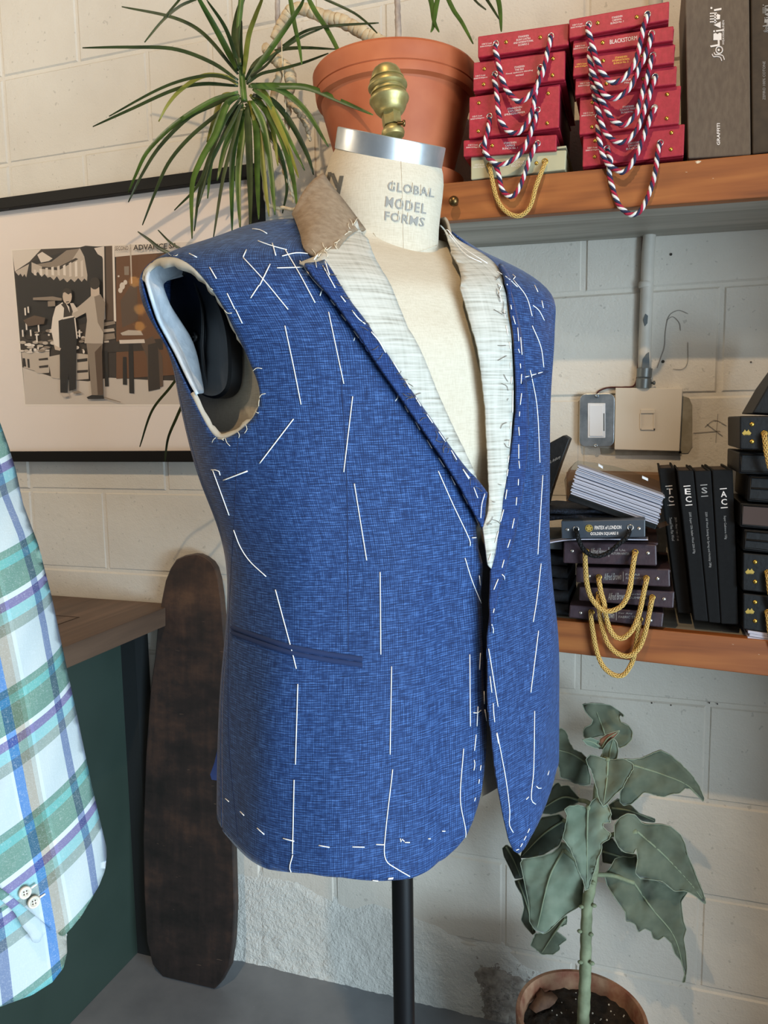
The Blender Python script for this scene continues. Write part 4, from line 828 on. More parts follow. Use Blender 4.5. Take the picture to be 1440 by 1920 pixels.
# ============================================================ SHELVES
SF = 1.345                                    # front face of both shelf boards
def slab_between(a_t, b_t, a_b, b_b, Y0, Y1):
    """board end-to-end: top-left, top-right, bottom-left, bottom-right pixels on plane Y0, carried on past the frame edge and back to Y1"""
    A, B, C_, D_ = [onY(x, y, Y0) for x, y in (a_t, b_t, a_b, b_b)]
    def ext(p, q, x): return p+(q-p)*((x-p[0])/(q[0]-p[0]))
    return ext, A, B, C_, D_
def shelf(lab, tl, tr, bl_, br_, xl, xr, grey_top):
    ext, A, B, Cc, D = slab_between(tl, tr, bl_, br_, SF, 0); th = .022
    Q = [ext(Cc, D, xl), ext(Cc, D, xr), ext(A, B, xr), ext(A, B, xl)]
    sh = thing('wall_shelf', ((xl+xr)/2, SF+.1, (Q[0]+Q[1])[2]/2), lab, 'shelf', 'two pine fronted shelves on the block wall')
    mb = MB(); mb.hexa(Q, [q+np.array([0, .022, 0]) for q in Q]); obj('front_trim', mb, 'shelf_pine', sh, bevel=.0018)
    up = np.array([0, 0, 1.])
    L = [Q[0]+up*.006+np.array([0, .022, 0]), Q[1]+up*.006+np.array([0, .022, 0]), Q[2]+np.array([0, .022, -.0006]), Q[3]+np.array([0, .022, -.0006])]
    Rr_ = [p+np.array([0, WY-.001-SF-.022, 0]) for p in L]; mb = MB(); mb.hexa(L, Rr_); obj('plank', mb, 'shelf_grey', sh, bevel=.001)
    return sh, Q
shU, QU = shelf('upper pine fronted wall shelf carrying the red swatch books and the big plant pot', (827, 344), (1440, 287), (827, 415), (1440, 369), -.545, .615, False)
shL, QL = shelf('lower pine fronted wall shelf carrying dark swatch books and black upright books', (1036, 1162), (1440, 1201), (1040, 1222), (1440, 1268), -.36, .615, True)
k = thing('brass_knob', onY(855, 382, SF), 'small round brass knob screwed to the upper shelf front', 'knob')
mb = MB(); mb.lathe(onY(855, 382, SF), (0, -1, 0), [(.004, -.0), (.0045, .004), (.0035, .008), (.0072, .012), (.0088, .017), (.0075, .022), (.004, .0245), (0, .025)], 20); obj('knob', mb, 'old_brass', k, smooth=True)
def ztop(Q, x): return Q[3][2]+(Q[2][2]-Q[3][2])*(x-Q[3][0])/(Q[2][0]-Q[3][0])

# ============================================================ SWATCH BOOKS
def front(quad, Y): return [onY(x, y, Y) for x, y in (quad[3], quad[2], quad[1], quad[0])]   # bl, br, tr, tl
def plan(pts, Yf, n=None):
    P = np.array([onY(x, y, Yf) for x, y in pts]); return P
def rope3(path, r, parent, turns_per_m=46):
    P = resample(spline(path, 120), .0016); n = len(P); T = np.gradient(P, axis=0); T /= np.linalg.norm(T, axis=1, keepdims=True)
    N = np.cross(T[0], [0, 1., 0.2]); N /= np.linalg.norm(N); fr = []
    for i in range(n):
        N = N-T[i]*(N@T[i]); N /= np.linalg.norm(N); fr.append((N.copy(), np.cross(T[i], N)))
    s = np.r_[0, np.cumsum(np.linalg.norm(np.diff(P, axis=0), axis=1))]; mb = MB()
    for k in range(3):
        q = -2*math.pi*(s*turns_per_m)+2*math.pi*k/3; H = np.array([P[i]+r*.52*(fr[i][0]*math.cos(q[i])+fr[i][1]*math.sin(q[i])) for i in range(n)])
        mb.tube(H, r*.60, 6, k)
    return obj('cord', mb, ['rope_red', 'rope_white', 'rope_navy'], parent, smooth=True)
def rope_braid(path, r, parent, m=('rope_gold_core', 'rope_gold'), pitch=150, ns=5):
    P = resample(spline(path, 120), .0017); n = len(P); T = np.gradient(P, axis=0); T /= np.linalg.norm(T, axis=1, keepdims=True)
    N = np.cross(T[0], [0, 1., .2]); N /= np.linalg.norm(N); fr = []
    for i in range(n):
        N = N-T[i]*(N@T[i]); N /= np.linalg.norm(N); fr.append((N.copy(), np.cross(T[i], N)))
    s = np.r_[0, np.cumsum(np.linalg.norm(np.diff(P, axis=0), axis=1))]; mb = MB(); mb.tube(P, r*.82, 8, 0)
    for sg in (1, -1):
        for k in range(ns):
            q = sg*2*math.pi*s*pitch/ns+2*math.pi*k/ns+(.3 if sg > 0 else 0); w = 1+.08*np.sin(q*ns/2+sg)
            H = np.array([P[i]+r*.86*w[i]*(fr[i][0]*math.cos(q[i])+fr[i][1]*math.sin(q[i])) for i in range(n)]); mb.tube(H, r*.27, 4, 1, cap=False)
    return obj('cord', mb, list(m), parent, smooth=True)
def eyelet(c, parent, r=.0052, m='silver'):
    mb = MB(); n = 20; mb.lathe(c, (0, -1, 0), [(r*.62, -.002), (r*.66, .0010), (r*.8, .0019), (r, .0008), (r*1.02, -.001)], n); return obj('eyelet', mb, m, parent, smooth=True)
def rivet(c, parent, r=.0031, m='gold'):
    mb = MB(); mb.lathe(c, (0, -1, 0), [(r, -.0005), (r, .0006), (r*.75, .0016), (r*.35, .0021), (0, .0022)], 14); return obj('rivet', mb, m, parent, smooth=True)
def book_body(mb, quad, Y, depth, lip=.003, mi=0, mpage=1):
    """hard case: front spine with boards top and bottom and a recessed block of swatches behind"""
    f = front(quad, Y); b = [p+np.array([0, depth, 0]) for p in f]
    return f, b
def swatch_book(name, quad, Y, depth, m, lab, cat, group, ey=(), rv=(), cord=None, texts=(), bev=.0016, mr='silver', eym='silver', page=None, rvm='gold'):
    f = front(quad, Y); loc = (f[0]+f[1])/2+np.array([0, depth/2, 0]); t = thing(name, loc, lab, cat, group)
    d = np.array([0, depth, 0]); mb = MB(); up = (f[3]-f[0]); th = min(.0035, np.linalg.norm(up)*.14); u = up/np.linalg.norm(up)*th
    mb.hexa([f[0], f[1], f[2], f[3]], [p+np.array([0, .010, 0]) for p in f]); obj('spine', mb, m, t, bevel=bev)
    for nm, lo in (('bottom_board', f[0]), ('top_board', f[3]-u)):
        w = f[1]-f[0]; a = lo+np.array([0, .010, 0]); A_ = [a, a+w, a+w+u, a+u]; mb = MB(); mb.hexa(A_, [p+np.array([0, depth-.010, 0]) for p in A_]); obj(nm, mb, m, t, bevel=.0006)
    ins = (f[1]-f[0])*.012; A_ = [f[0]+u+ins, f[1]+u-ins, f[2]-u-ins, f[3]-u+ins]; mb = MB(); mb.hexa([p+np.array([0, .0105, 0]) for p in A_], [p+np.array([0, depth-.004, 0]) for p in A_]); obj('swatches', mb, page or m, t)
    for x, y in ey: eyelet(onY(x, y, Y), t, m=eym)
    for x, y in rv: rivet(onY(x, y, Y), t, m=rvm)
    for body, q, mm, kw in texts: lettering(body, q, Y-.0004, mm, t, **kw)
    if cord: cord(t)
    return t
def tq(cx, cy, w, h, sl):
    """pixel quad for a line of words centred at (cx, cy), rising by slope sl"""
    return [(cx-w/2, cy-h/2-sl*(-w/2)*-1*-1 if False else cy-h/2+sl*(-w/2)), (cx+w/2, cy-h/2+sl*w/2), (cx+w/2, cy+h/2+sl*w/2), (cx-w/2, cy+h/2+sl*(-w/2))]
def lines(txts, cx, cy, h, sl, m, wpc, gap=1.5, **kw):
    out = []; n = len(txts)
    for i, s in enumerate(txts): out.append((s, tq(cx, cy+(i-(n-1)/2)*(h+gap), wpc*len(s), h, sl), m, kw))
    return out
GR = 'red swatch books on the upper shelf'
def redbook(quad, Y, lab, ey, rv, path, txt, tm='print_white', side=None, sl=-.145, **k):
    tl_, tr_, br_, bl_ = quad; t = []
    cx = (tl_[0]+tr_[0])/2+k.get('dx', 0); cy = (tl_[1]+tr_[1]+br_[1]+bl_[1])/4+k.get('dy', 0)
    if txt: t += lines(txt, cx, cy, k.get('th', 3.6), sl, tm, k.get('wpc', 3.0))
    if side: t += lines(['10/11oz', '300/330gms'], side[0], side[1], 3.2, sl, 'print_white' if not k.get('sg') else 'print_gold', 2.6)
    sb = swatch_book('swatch_book', quad, Y, .205, 'red_cloth', lab, 'swatch book', GR, ey, rv, None, t, page='red_dark')
    P = np.array([onY(x, y, Yy) for (x, y), Yy in zip(path, np.r_[Y+.006, Y-.004, np.full(len(path)-4, min(Y-.007, 1.336)), Y-.004, Y+.006])]); rope3(P, .0038, sb); return sb
redbook([(896, 68), (1067, 43), (1066, 84), (896, 108)], 1.318, 'topmost red swatch book of the left stack, beside the terracotta pot', [(930, 82), (1033, 68)], [(949, 79), (1013, 70)],
        [(930, 83), (928, 92), (933, 110), (938, 135), (945, 158), (953, 173), (967, 187), (975, 191), (988, 183), (1002, 168), (1012, 150), (1020, 127), (1027, 95), (1032, 73), (1033, 69)], ['STANDEVEN', 'BUSHY LUXTRA', 'AND INTERNATIONAL', 'SCORPIO 3'], side=(913, 84), wpc=2.2, dx=0)
redbook([(888, 117), (1060, 94), (1059, 149), (887, 171)], 1.326, 'second red swatch book from the top of the left stack', [(928, 139), (1013, 127)], [(908, 129), (907, 158), (1037, 110), (1036, 141)],
        [(928, 139), (926, 147), (930, 162), (932, 187), (935, 215), (942, 232), (953, 246), (967, 250), (980, 242), (992, 223), (1000, 200), (1003, 178), (1009, 152), (1013, 130), (1013, 127)], ['STANDEVEN', 'THE SILK', 'Finest cashmere blending', 'worsted'], side=(901, 144), wpc=2.1)
redbook([(880, 182), (1050, 157), (1048, 239), (879, 260)], 1.334, 'tall red swatch book in the middle of the left stack', [(918, 218), (1008, 206)], [(898, 193), (897, 246), (1028, 175), (1026, 231)],
        [(918, 218), (917, 232), (912, 255), (908, 273), (913, 292), (922, 301), (932, 308), (947, 307), (963, 298), (977, 287), (988, 267), (997, 243), (1004, 222), (1008, 206)], ['STANDEVEN', 'EXPLORER', 'SPRING/SUMMER'], side=(895, 220), wpc=3.0, dy=-2)
redbook([(869, 263), (1044, 252), (1043, 282), (869, 294)], 1.340, 'lowest red swatch book of the left stack, on the beige one', [(904, 273), (1008, 269)], [(923, 273)],
        [(904, 273), (908, 283), (915, 295), (927, 308), (933, 320), (937, 338), (942, 357), (953, 367), (963, 367), (973, 353), (980, 337), (988, 313), (995, 293), (1003, 275), (1008, 269)], ['STANDEVEN', 'CAPRICE', 'BUNCH No. 1'], side=(887, 274), sl=-.06, wpc=2.6, dx=0)
sb = swatch_book('swatch_book', [(883, 290), (1062, 281), (1060, 318), (883, 337)], 1.347, .2, 'beige_cloth', 'beige swatch book with a gold cord at the bottom of the left stack', 'swatch book', None, [(918, 310), (1022, 303)], [(1006, 306)], None,
    lines(['10/11oz', '300/330gms'], 899, 311, 3.4, -.08, 'print_white', 2.4)+lines(['ESCORIAL', 'ESCUDO'], 971, 307, 4.2, -.08, 'print_white', 4.0), page='beige_cloth', eym='gold')
rope_braid([onY(x, y, Yy) for x, y, Yy in [(918, 310, 1.353), (919, 316, 1.337), (923, 338, 1.334), (930, 367, 1.334), (940, 387, 1.334), (955, 401, 1.334), (973, 405, 1.334), (987, 397, 1.334), (997, 380, 1.334), (1005, 350, 1.334), (1015, 323, 1.336), (1022, 306, 1.345), (1022, 303, 1.354)]], .0033, sb)
redbook([(1067, 36), (1255, 2), (1254, 37), (1067, 72)], 1.306, 'topmost red swatch book of the right stack, beside the brown boxes', [(1104, 46), (1214, 27)], [(1121, 43), (1194, 32)],
        [(1104, 46), (1102, 54), (1107, 72), (1112, 90), (1118, 110), (1127, 132), (1138, 147), (1152, 155), (1167, 148), (1180, 135), (1192, 113), (1200, 83), (1207, 50), (1213, 31), (1214, 27)], ['STANDEVEN', 'CARNIVAL', 'BUNCH No. 1'], side=(1083, 48), sl=-.18, wpc=2.2, dx=-4)
redbook([(1075, 76), (1263, 48), (1262, 76), (1073, 103)], 1.314, 'red swatch book lettered BLACKSTORM in the right stack', [(1107, 92), (1222, 63)], [(1130, 80)],
        [(1107, 92), (1105, 103), (1110, 133), (1123, 160), (1133, 177), (1148, 185), (1167, 178), (1180, 165), (1190, 148), (1198, 128), (1208, 108), (1217, 83), (1222, 66), (1222, 63)], ['BLACKSTORM'], side=(1088, 88), sl=-.16, wpc=5.1, th=8, dx=0, dy=-1)
redbook([(1076, 105), (1265, 82), (1264, 118), (1074, 143)], 1.321, 'red swatch book with gold lettering in the right stack', [(1108, 122), (1224, 104)], [(1131, 114), (1205, 105)],
        [(1108, 122), (1109, 145), (1116, 165), (1124, 183), (1132, 195), (1138, 207), (1146, 223), (1160, 232), (1168, 235), (1183, 225), (1193, 212), (1202, 183), (1208, 162), (1215, 140), (1220, 115), (1224, 107), (1224, 104)], ['STANDEVEN', 'INTERNATIONAL', 'BUNCH No. 2'], tm='print_gold', side=(1091, 122), sl=-.13, wpc=2.5, dx=-6, sg=1)
redbook([(1079, 147), (1269, 123), (1268, 158), (1078, 179)], 1.329, 'thin red swatch book just above the tall one in the right stack', [(1113, 162), (1228, 144)], [(1137, 157), (1207, 148)],
        [(1113, 162), (1115, 182), (1120, 200), (1126, 223), (1132, 243), (1143, 258), (1157, 266), (1170, 267), (1183, 257), (1195, 242), (1203, 222), (1210, 200), (1217, 180), (1224, 157), (1228, 147), (1228, 144)], ['SILK', 'No. 1'], side=(1097, 158), sl=-.12, wpc=2.8, dx=4)
redbook([(1087, 182), (1277, 160), (1273, 232), (1086, 253)], 1.337, 'tall red swatch book second from the bottom of the right stack', [(1122, 218), (1227, 202)], [(1111, 192), (1110, 238), (1251, 177), (1250, 222)],
        [(1122, 218), (1121, 243), (1124, 262), (1127, 278), (1132, 295), (1142, 310), (1155, 318), (1167, 323), (1178, 315), (1190, 298), (1200, 275), (1207, 255), (1215, 233), (1222, 213), (1227, 205), (1227, 202)], ['STANDEVEN', 'COUNTRY TWEED', 'BUNCH No. 1'], side=(1103, 214), sl=-.11, wpc=2.4, dx=-4, dy=-2)
redbook([(1093, 255), (1284, 232), (1282, 291), (1092, 313)], 1.344, 'red swatch book at the bottom of the right stack with a low hanging cord', [(1138, 278), (1238, 268)], [(1116, 264), (1115, 294), (1259, 249), (1258, 280)],
        [(1138, 278), (1141, 288), (1145, 302), (1142, 315), (1143, 330), (1148, 350), (1155, 373), (1163, 388), (1177, 400), (1185, 403), (1198, 398), (1208, 383), (1217, 363), (1225, 338), (1230, 313), (1233, 287), (1236, 272), (1238, 268)], ['STANDEVEN', 'CARNIVAL', 'BUNCH No. 2'], side=(1111, 279), sl=-.11, wpc=2.6, dx=0, dy=0)

# ============================================================ BROWN LABELLED BOXES
def box_thing(name, quad, Y, depth, m, lab, cat, group=None, bev=.002):
    f = front(quad, Y); t = thing(name, (f[0]+f[1])/2+np.array([0, depth/2, 0]), lab, cat, group); mb = MB(); mb.hexa(f, [p+np.array([0, depth, 0]) for p in f]); obj('case', mb, m, t, bevel=bev); return t
b1 = box_thing('fabric_box', [(1283, -70), (1404, -95), (1408, 290), (1290, 297)], 1.352, .19, 'brown_linen_board', 'tall brown box lettered SOLBIATI and GRAFFITI beside the red books', 'box')
b2 = box_thing('fabric_box', [(1407, -95), (1540, -120), (1545, 272), (1411, 289)], 1.360, .19, 'brown_board_dark', 'darker brown box at the right end of the upper shelf, lettered COTONE', 'box')
LY = 1.352-.0005
def vert(body, x0, x1, ytop, ybot, Y, m, par, **k): return lettering(body, [(x0, ybot), (x0, ytop), (x1, ytop), (x1, ybot)], Y, m, par, **k)
sc5 = lambda x, y: (1270+x*.15625, y*.15625)
def logo(par, Y, ox, oy, s, m):
    def q(x, y): return (ox+(x-380)*s*.15625, oy+(y-90)*s*.15625)
    mb = MB()
    def stroke(pts, r): mb.tube([onY(*q(x, y), Y) for x, y in spline(pts, 20)], r*s, 5)
    def fillp(pts): mb.add([onY(*q(x, y), Y-.0003) for x, y in pts], [list(range(len(pts)))[::-1]])
    stroke([(528, 732), (510, 690), (470, 678), (430, 680), (412, 650)], .0008); stroke([(560, 718), (540, 670), (490, 655), (450, 655), (435, 630)], .0008)
    stroke(ell(497, 600, 40, 42, 12)+[ell(497, 600, 40, 42, 12)[0]], .0009); fillp(ell(492, 600, 13, 15))
    fillp([(388, 548), (398, 568), (505, 548), (503, 480), (480, 482), (482, 530)]); fillp([(428, 482), (526, 480), (526, 400), (500, 392), (478, 410), (456, 395), (430, 405)])
    fillp([(460, 362), (556, 350), (556, 366), (462, 382)]); fillp([(428, 366), (448, 364), (448, 384), (428, 386)]); fillp([(432, 300), (516, 258), (516, 340)])
    for i in range(4): fillp([(386, 155+i*34), (470, 150+i*34), (470, 162+i*34), (386, 168+i*34)])
    fillp([(440, 160), (458, 160), (458, 280), (440, 280)]); fillp([(470, 165), (510, 180), (506, 230), (470, 235)]); fillp([(435, 112), (525, 95), (525, 118), (437, 135)]); fillp(ell(404, 96, 12, 13))
    return obj('emblem', mb, m, par)
logo(b1, LY, 1330, 14, 1.0, 'print_white'); vert('WEAVING LINEN', 1354, 1358, 38, 84, LY, 'print_white', b1); vert('GRAFFITI', 1344, 1350, 231, 272, LY, 'print_white', b1, bold=.02)
LY2 = 1.360-.0005; logo(b2, LY2, 1429, 9, .55, 'print_grey'); vert('ZEFIRO 100% COTONE', 1430, 1435, 115, 187, LY2, 'print_grey', b2)

# ============================================================ LOWER SHELF
GO = 'oxblood swatch books with gold cords on the lower shelf'
def ox(quad, Y, lab, ey, rv, path, lw, t1, t2):
    (xa, ya), (xb, yb) = lw
    tx = [('Alfred Brown', [(xa, ya-7), (xb, yb-7), (xb, yb+6), (xa, ya+6)], 'print_grey', dict(shear=.35)), (t1, [(xb+8, yb-6), (xb+34, yb-5.4), (xb+34, yb-1.4), (xb+8, yb-2)], 'print_grey', {}), (t2, [(xb+8, yb+.5), (xb+42, yb+1.2), (xb+42, yb+5.5), (xb+8, yb+4.8)], 'print_grey', {}), ('|', [(xb+3, yb-9), (xb+4, yb-9), (xb+4, yb+9), (xb+3, yb+9)], 'print_grey', {})]
    sb = swatch_book('swatch_book', quad, Y, .19, 'oxblood_leather', lab, 'swatch book', GO, ey, rv, None, tx, bev=.0024, page='brown_suede', eym='gold', rvm='silver')
    rope_braid([onY(x, y, Y+.006 if i in (0, len(path)-1) else min(Y-.011, 1.334)) for i, (x, y) in enumerate(path)], .0038, sb); return sb
ox([(1057, 1016), (1231, 1021), (1232, 1061), (1056, 1056)], 1.318, 'topmost of the four oxblood swatch books with gold cords', [(1099, 1034), (1191, 1035)], [(1073, 1033), (1215, 1037)],
   [(1099, 1034), (1097, 1040), (1098, 1065), (1100, 1092), (1107, 1118), (1120, 1136), (1136, 1146), (1154, 1143), (1169, 1132), (1180, 1107), (1185, 1074), (1189, 1046), (1191, 1035)], ((1107, 1034), (1138, 1035)), 'Fall Un', 'AUTUMN WINTER')
ox([(1080, 1063), (1256, 1067), (1257, 1101), (1080, 1092)], 1.327, 'oxblood swatch book second from the top, set a little to the right', [(1123, 1082), (1212, 1084)], [(1105, 1080), (1233, 1085)],
   [(1123, 1082), (1123, 1089), (1127, 1111), (1133, 1132), (1136, 1154), (1142, 1176), (1152, 1192), (1165, 1197), (1178, 1190), (1189, 1175), (1199, 1148), (1208, 1106), (1212, 1088), (1212, 1084)], ((1132, 1082), (1165, 1081)), 'For All', 'AUTUMN WOOL')
ox([(1086, 1100), (1265, 1109), (1263, 1141), (1085, 1126)], 1.336, 'oxblood swatch book second from the bottom, reaching furthest right', [(1123, 1114), (1223, 1120)], [(1245, 1123)],
   [(1123, 1114), (1122, 1125), (1124, 1147), (1127, 1165), (1132, 1185), (1140, 1207), (1156, 1224), (1177, 1230), (1196, 1218), (1208, 1191), (1217, 1151), (1222, 1126), (1223, 1120)], ((1140, 1119), (1172, 1118)), 'Spring', 'SUMMER')
ox([(1068, 1134), (1245, 1149), (1242, 1177), (1066, 1158)], 1.344, 'lowest oxblood swatch book, lying on the shelf with the longest gold cord', [(1109, 1148), (1200, 1161)], [(1089, 1149), (1220, 1163)],
   [(1109, 1148), (1108, 1156), (1112, 1185), (1119, 1222), (1131, 1249), (1150, 1265), (1168, 1266), (1183, 1246), (1191, 1219), (1196, 1185), (1199, 1166), (1200, 1161)], ((1118, 1151), (1152, 1154)), 'For Any', 'FABRIC 270')
sb = swatch_book('swatch_book', [(1052, 977), (1210, 973), (1210, 1007), (1053, 1010)], 1.300, .2, 'grey_leather', 'slate grey swatch book lettered FINTEX OF LONDON with a black cord', 'swatch book', None, [(1080, 992), (1182, 989)], [(1064, 993), (1198, 991)], None,
    [('FINTEX of LONDON', [(1115, 986), (1165, 985), (1165, 992), (1115, 993)], 'print_white', dict(bold=.015)), ('GOLDEN SQUARE II', [(1107, 998), (1159, 997), (1159, 1003.5), (1107, 1004.5)], 'print_white', dict(bold=.015))], page='black_cloth', rvm='silver')
mb = MB(); cc = onY(1104.5, 990.5, 1.2995); R_c = .0061
for i in range(5):
    a = 2*math.pi*i/5; mb.lathe(cc+np.array([.0028*math.sin(a), 0, .0028*math.cos(a)]), (0, -1, 0), [(.0019, 0), (.0019, .0003), (0, .0004)], 8)
mb.lathe(cc, (0, -1, 0), [(R_c*.82, 0), (R_c*.82, .0005), (R_c, .0005), (R_c, 0)], 28); mb.lathe(cc, (0, -1, 0), [(.0011, 0), (.0011, .0005), (0, .0005)], 8); obj('emblem', mb, 'print_gold', sb)
rope_braid([onY(x, y, 1.292 if 0 < i < 9 else 1.306) for i, (x, y) in enumerate([(1080, 992), (1082, 1000), (1086, 1015), (1095, 1031), (1109, 1041), (1126, 1042), (1144, 1034), (1160, 1020), (1176, 1006), (1182, 989)])], .0036, sb, ('rope_black', 'black_cloth'), 130, 4)
# black upright books: cloth cases with a brown head edge, leaning a little to the left
def upright(quad, Yb, lab, initials, ini_y, small, sm_y, sm_px):
    tl_, tr_, br_, bl_ = quad; f = front(quad, Yb); dpt = .175; t = thing('upright_book', (f[0]+f[1])/2+np.array([0, dpt/2, 0]), lab, 'book', 'black upright books on the lower shelf')
    w = f[1]-f[0]; wn = w/np.linalg.norm(w); th = .0035
    mb = MB(); mb.hexa(f, [p+np.array([0, .005, 0]) for p in f]); obj('spine', mb, 'black_cloth', t, bevel=.0018)
    for nm, s in (('cover_board', 0), ('cover_board', 1)):
        a0, a1 = (f[0], f[3]) if s == 0 else (f[1]-wn*th, f[2]-wn*th); A_ = [a0, a0+wn*th, a1+wn*th, a1]; mb = MB(); mb.hexa([p+np.array([0, .004, 0]) for p in A_], [p+np.array([0, dpt, 0]) for p in A_]); obj(nm, mb, 'black_cloth', t, bevel=.0008)
    up = nrm(f[3]-f[0]); A_ = [f[0]+wn*th+up*.003, f[1]-wn*th+up*.003, f[2]-wn*th-up*.004, f[3]+wn*th-up*.004]; mb = MB(); mb.hexa([p+np.array([0, .006, 0]) for p in A_], [p+np.array([0, dpt-.006, 0]) for p in A_]); obj('page_block', mb, 'black_edge', t)
    def along(y, s):
        k = (y-tl_[1])/(bl_[1]-tl_[1]); l = tl_[0]+(bl_[0]-tl_[0])*k; r = tr_[0]+(br_[0]-tr_[0])*k; return l+(r-l)*s
    for i, ch in enumerate(initials):
        y = ini_y+i*14.5; x = along(y+6, .5); lettering(ch, [(x-5.5, y), (x+5.5, y), (x+6.2, y+11), (x-4.8, y+11)], Yb-.0004, 'print_white' if initials != 'S' else 'print_grey', t, bold=.012)
    mb = MB()
    for y in (ini_y-5, ini_y+14.5*len(initials)+1.5):
        x = along(y, .5); mb.add([onY(a, b, Yb-.0004) for a, b in ((x-6.5, y), (x+6.5, y-1), (x+6.5, y+.7), (x-6.5, y+1.7))], [[3, 2, 1, 0]])
    obj('gold_rule', mb, 'print_white' if initials != 'S' else 'print_grey', t)
    for j, s in enumerate(small):
        y0, y1 = sm_y, sm_y+sm_px; o = .5+(.16*(j-(len(small)-1)/2)*-2); xa, xb = along(y0, o), along(y1, o)
        lettering(s, [(xa+2.6, y0), (xb+2.6, y1), (xb-2.6, y1), (xa-2.6, y0)], Yb-.0004, 'print_grey', t)
    return t
upright([(1235, 878), (1265, 877), (1296, 1151), (1271, 1149)], 1.388, 'black upright book lettered TC, leftmost of the four', 'TC', 916, ['2019 - Navy 1 oz - 11 oz', 'Tweed Fine Flax Wool'], 970, 44)
upright([(1270, 882), (1300, 882), (1328, 1166), (1301, 1163)], 1.362, 'black upright book lettered EC, second of the four', 'EC', 916, ['2205 Super 120s Italian Wool 250-270g'], 960, 78)
upright([(1302, 883), (1333, 882), (1351, 1169), (1329, 1167)], 1.362, 'black upright book lettered with a faint S, third of the four', 'S', 914, ['2201 All Wool Suiting for Spring and Holiday 280g'], 960, 104)
upright([(1335, 881), (1374, 880), (1385, 1171), (1352, 1170)], 1.362, 'black upright book lettered AC, rightmost and widest of the four', 'AC', 921, ['Super Cashmere 150g'], 967, 44)
# pile of black books at the right edge
GP_ = 'pile of black swatch books at the right end of the lower shelf'
def emblem_pair(par, x, y, Y, s=1.0):
    mb = MB()
    for sg in (-1, 1):
        pts = [(0, -2), (2, -4), (4, -6.5), (5, -4), (7.5, -1), (10, 1), (8, 3), (7, 6), (5.5, 3.5), (4, 6.5), (2.5, 3), (1, 6), (0, 2)]
        P = [onY(x+sg*a*s*.9, y+b*s*.9, Y) for a, b in pts]; mb.add(P, [list(range(len(P)))[::sg*-1]])
    return obj('emblem', mb, 'print_gold', par)
def blackcase(quad, Y, lab, kind):
    t = box_thing('swatch_book', quad, Y, .18, 'black_leather', lab, 'swatch book', GP_, .0022); tl_, tr_, br_, bl_ = quad
    if kind == 'rivet':
        h = bl_[1]-tl_[1]; x = tl_[0]+22; cy = (tl_[1]+bl_[1])/2
        for dy in (-.25, .27): rivet(onY(x+1, cy+dy*h, Y), t, .0036)
        emblem_pair(t, x-9, cy, Y-.0006); eyelet(onY(tl_[0]+46, cy+2, Y), t, m='gold', r=.005); x0 = tl_[0]+46; y0 = cy+2
        rope_braid([onY(a, b, yy) for a, b, yy in ((x0, y0, Y), (x0+1, y0+8, Y-.008), (x0+5, y0+40, Y-.01), (x0+16, y0+75, Y-.01), (x0+34, y0+86, Y-.01), (x0+52, y0+70, Y-.01), (x0+58, y0+30, Y-.008), (x0+58, y0, Y))], .0036, t); eyelet(onY(x0+58, y0, Y), t, m='gold', r=.005)
    else:
        mb = MB(); w, e = 5, 4
        ring = [(tl_[0]+e, tl_[1]+e), (tr_[0]-e, tr_[1]+e), (br_[0]-e, br_[1]-e), (bl_[0]+e, bl_[1]-e)]; P = [onY(a, b, Y-.001) for a, b in ring]
        mb.tube(P+P[:1], .0016, 5)
        if kind == 'double':
            mb.tube([onY(tl_[0]+e, (tl_[1]+bl_[1])/2, Y-.001), onY(tr_[0]-e, (tr_[1]+br_[1])/2, Y-.001)], .0016, 5)
        obj('raised_edge', mb, 'black_leather', t, smooth=True)
        if kind == 'brown': mb = MB(); mb.hexa([onY(a, b, Y-.0012) for a, b in ((ring[3][0]+1, ring[3][1]-1), (ring[2][0]-1, ring[2][1]-1), (ring[1][0]-1, ring[1][1]+1), (ring[0][0]+1, ring[0][1]+1))], [onY(a, b, Y+.001) for a, b in (ring[3], ring[2], ring[1], ring[0])]); obj('suede_panel', mb, 'brown_suede', t)
    return t
blackcase([(1387, 780), (1540, 778), (1540, 848), (1387, 842)], 1.318, 'black swatch book with brass studs and gold cord, topmost of the right pile', 'rivet')
blackcase([(1386, 848), (1540, 852), (1540, 895), (1385, 888)], 1.332, 'black leather swatch book just below the topmost of the right pile', 'single')
blackcase([(1404, 891), (1545, 898), (1545, 950), (1401, 940)], 1.337, 'black swatch book with a double ribbed end in the right pile, above the brown one', 'double')
blackcase([(1388, 943), (1545, 953), (1545, 1001), (1387, 988)], 1.340, 'swatch book with a brown suede end in the middle of the right pile', 'brown')
blackcase([(1395, 992), (1545, 1004), (1545, 1048), (1392, 1032)], 1.343, 'black swatch book with a double ribbed end in the right pile, below the brown one', 'double')
blackcase([(1393, 1036), (1545, 1050), (1545, 1124), (1392, 1107)], 1.346, 'black swatch book with brass studs, second from the bottom of the right pile', 'rivet')
blackcase([(1393, 1112), (1545, 1128), (1545, 1202), (1393, 1180)], 1.349, 'black swatch book with brass studs at the bottom of the right pile', 'rivet')
f = front([(1405, 1182), (1545, 1204), (1545, 1226), (1404, 1205)], 1.346); t = thing('paper_stack', (f[0]+f[1])/2+np.array([0, .08, 0]), 'small stack of pale cards under the right pile of black books', 'cards')
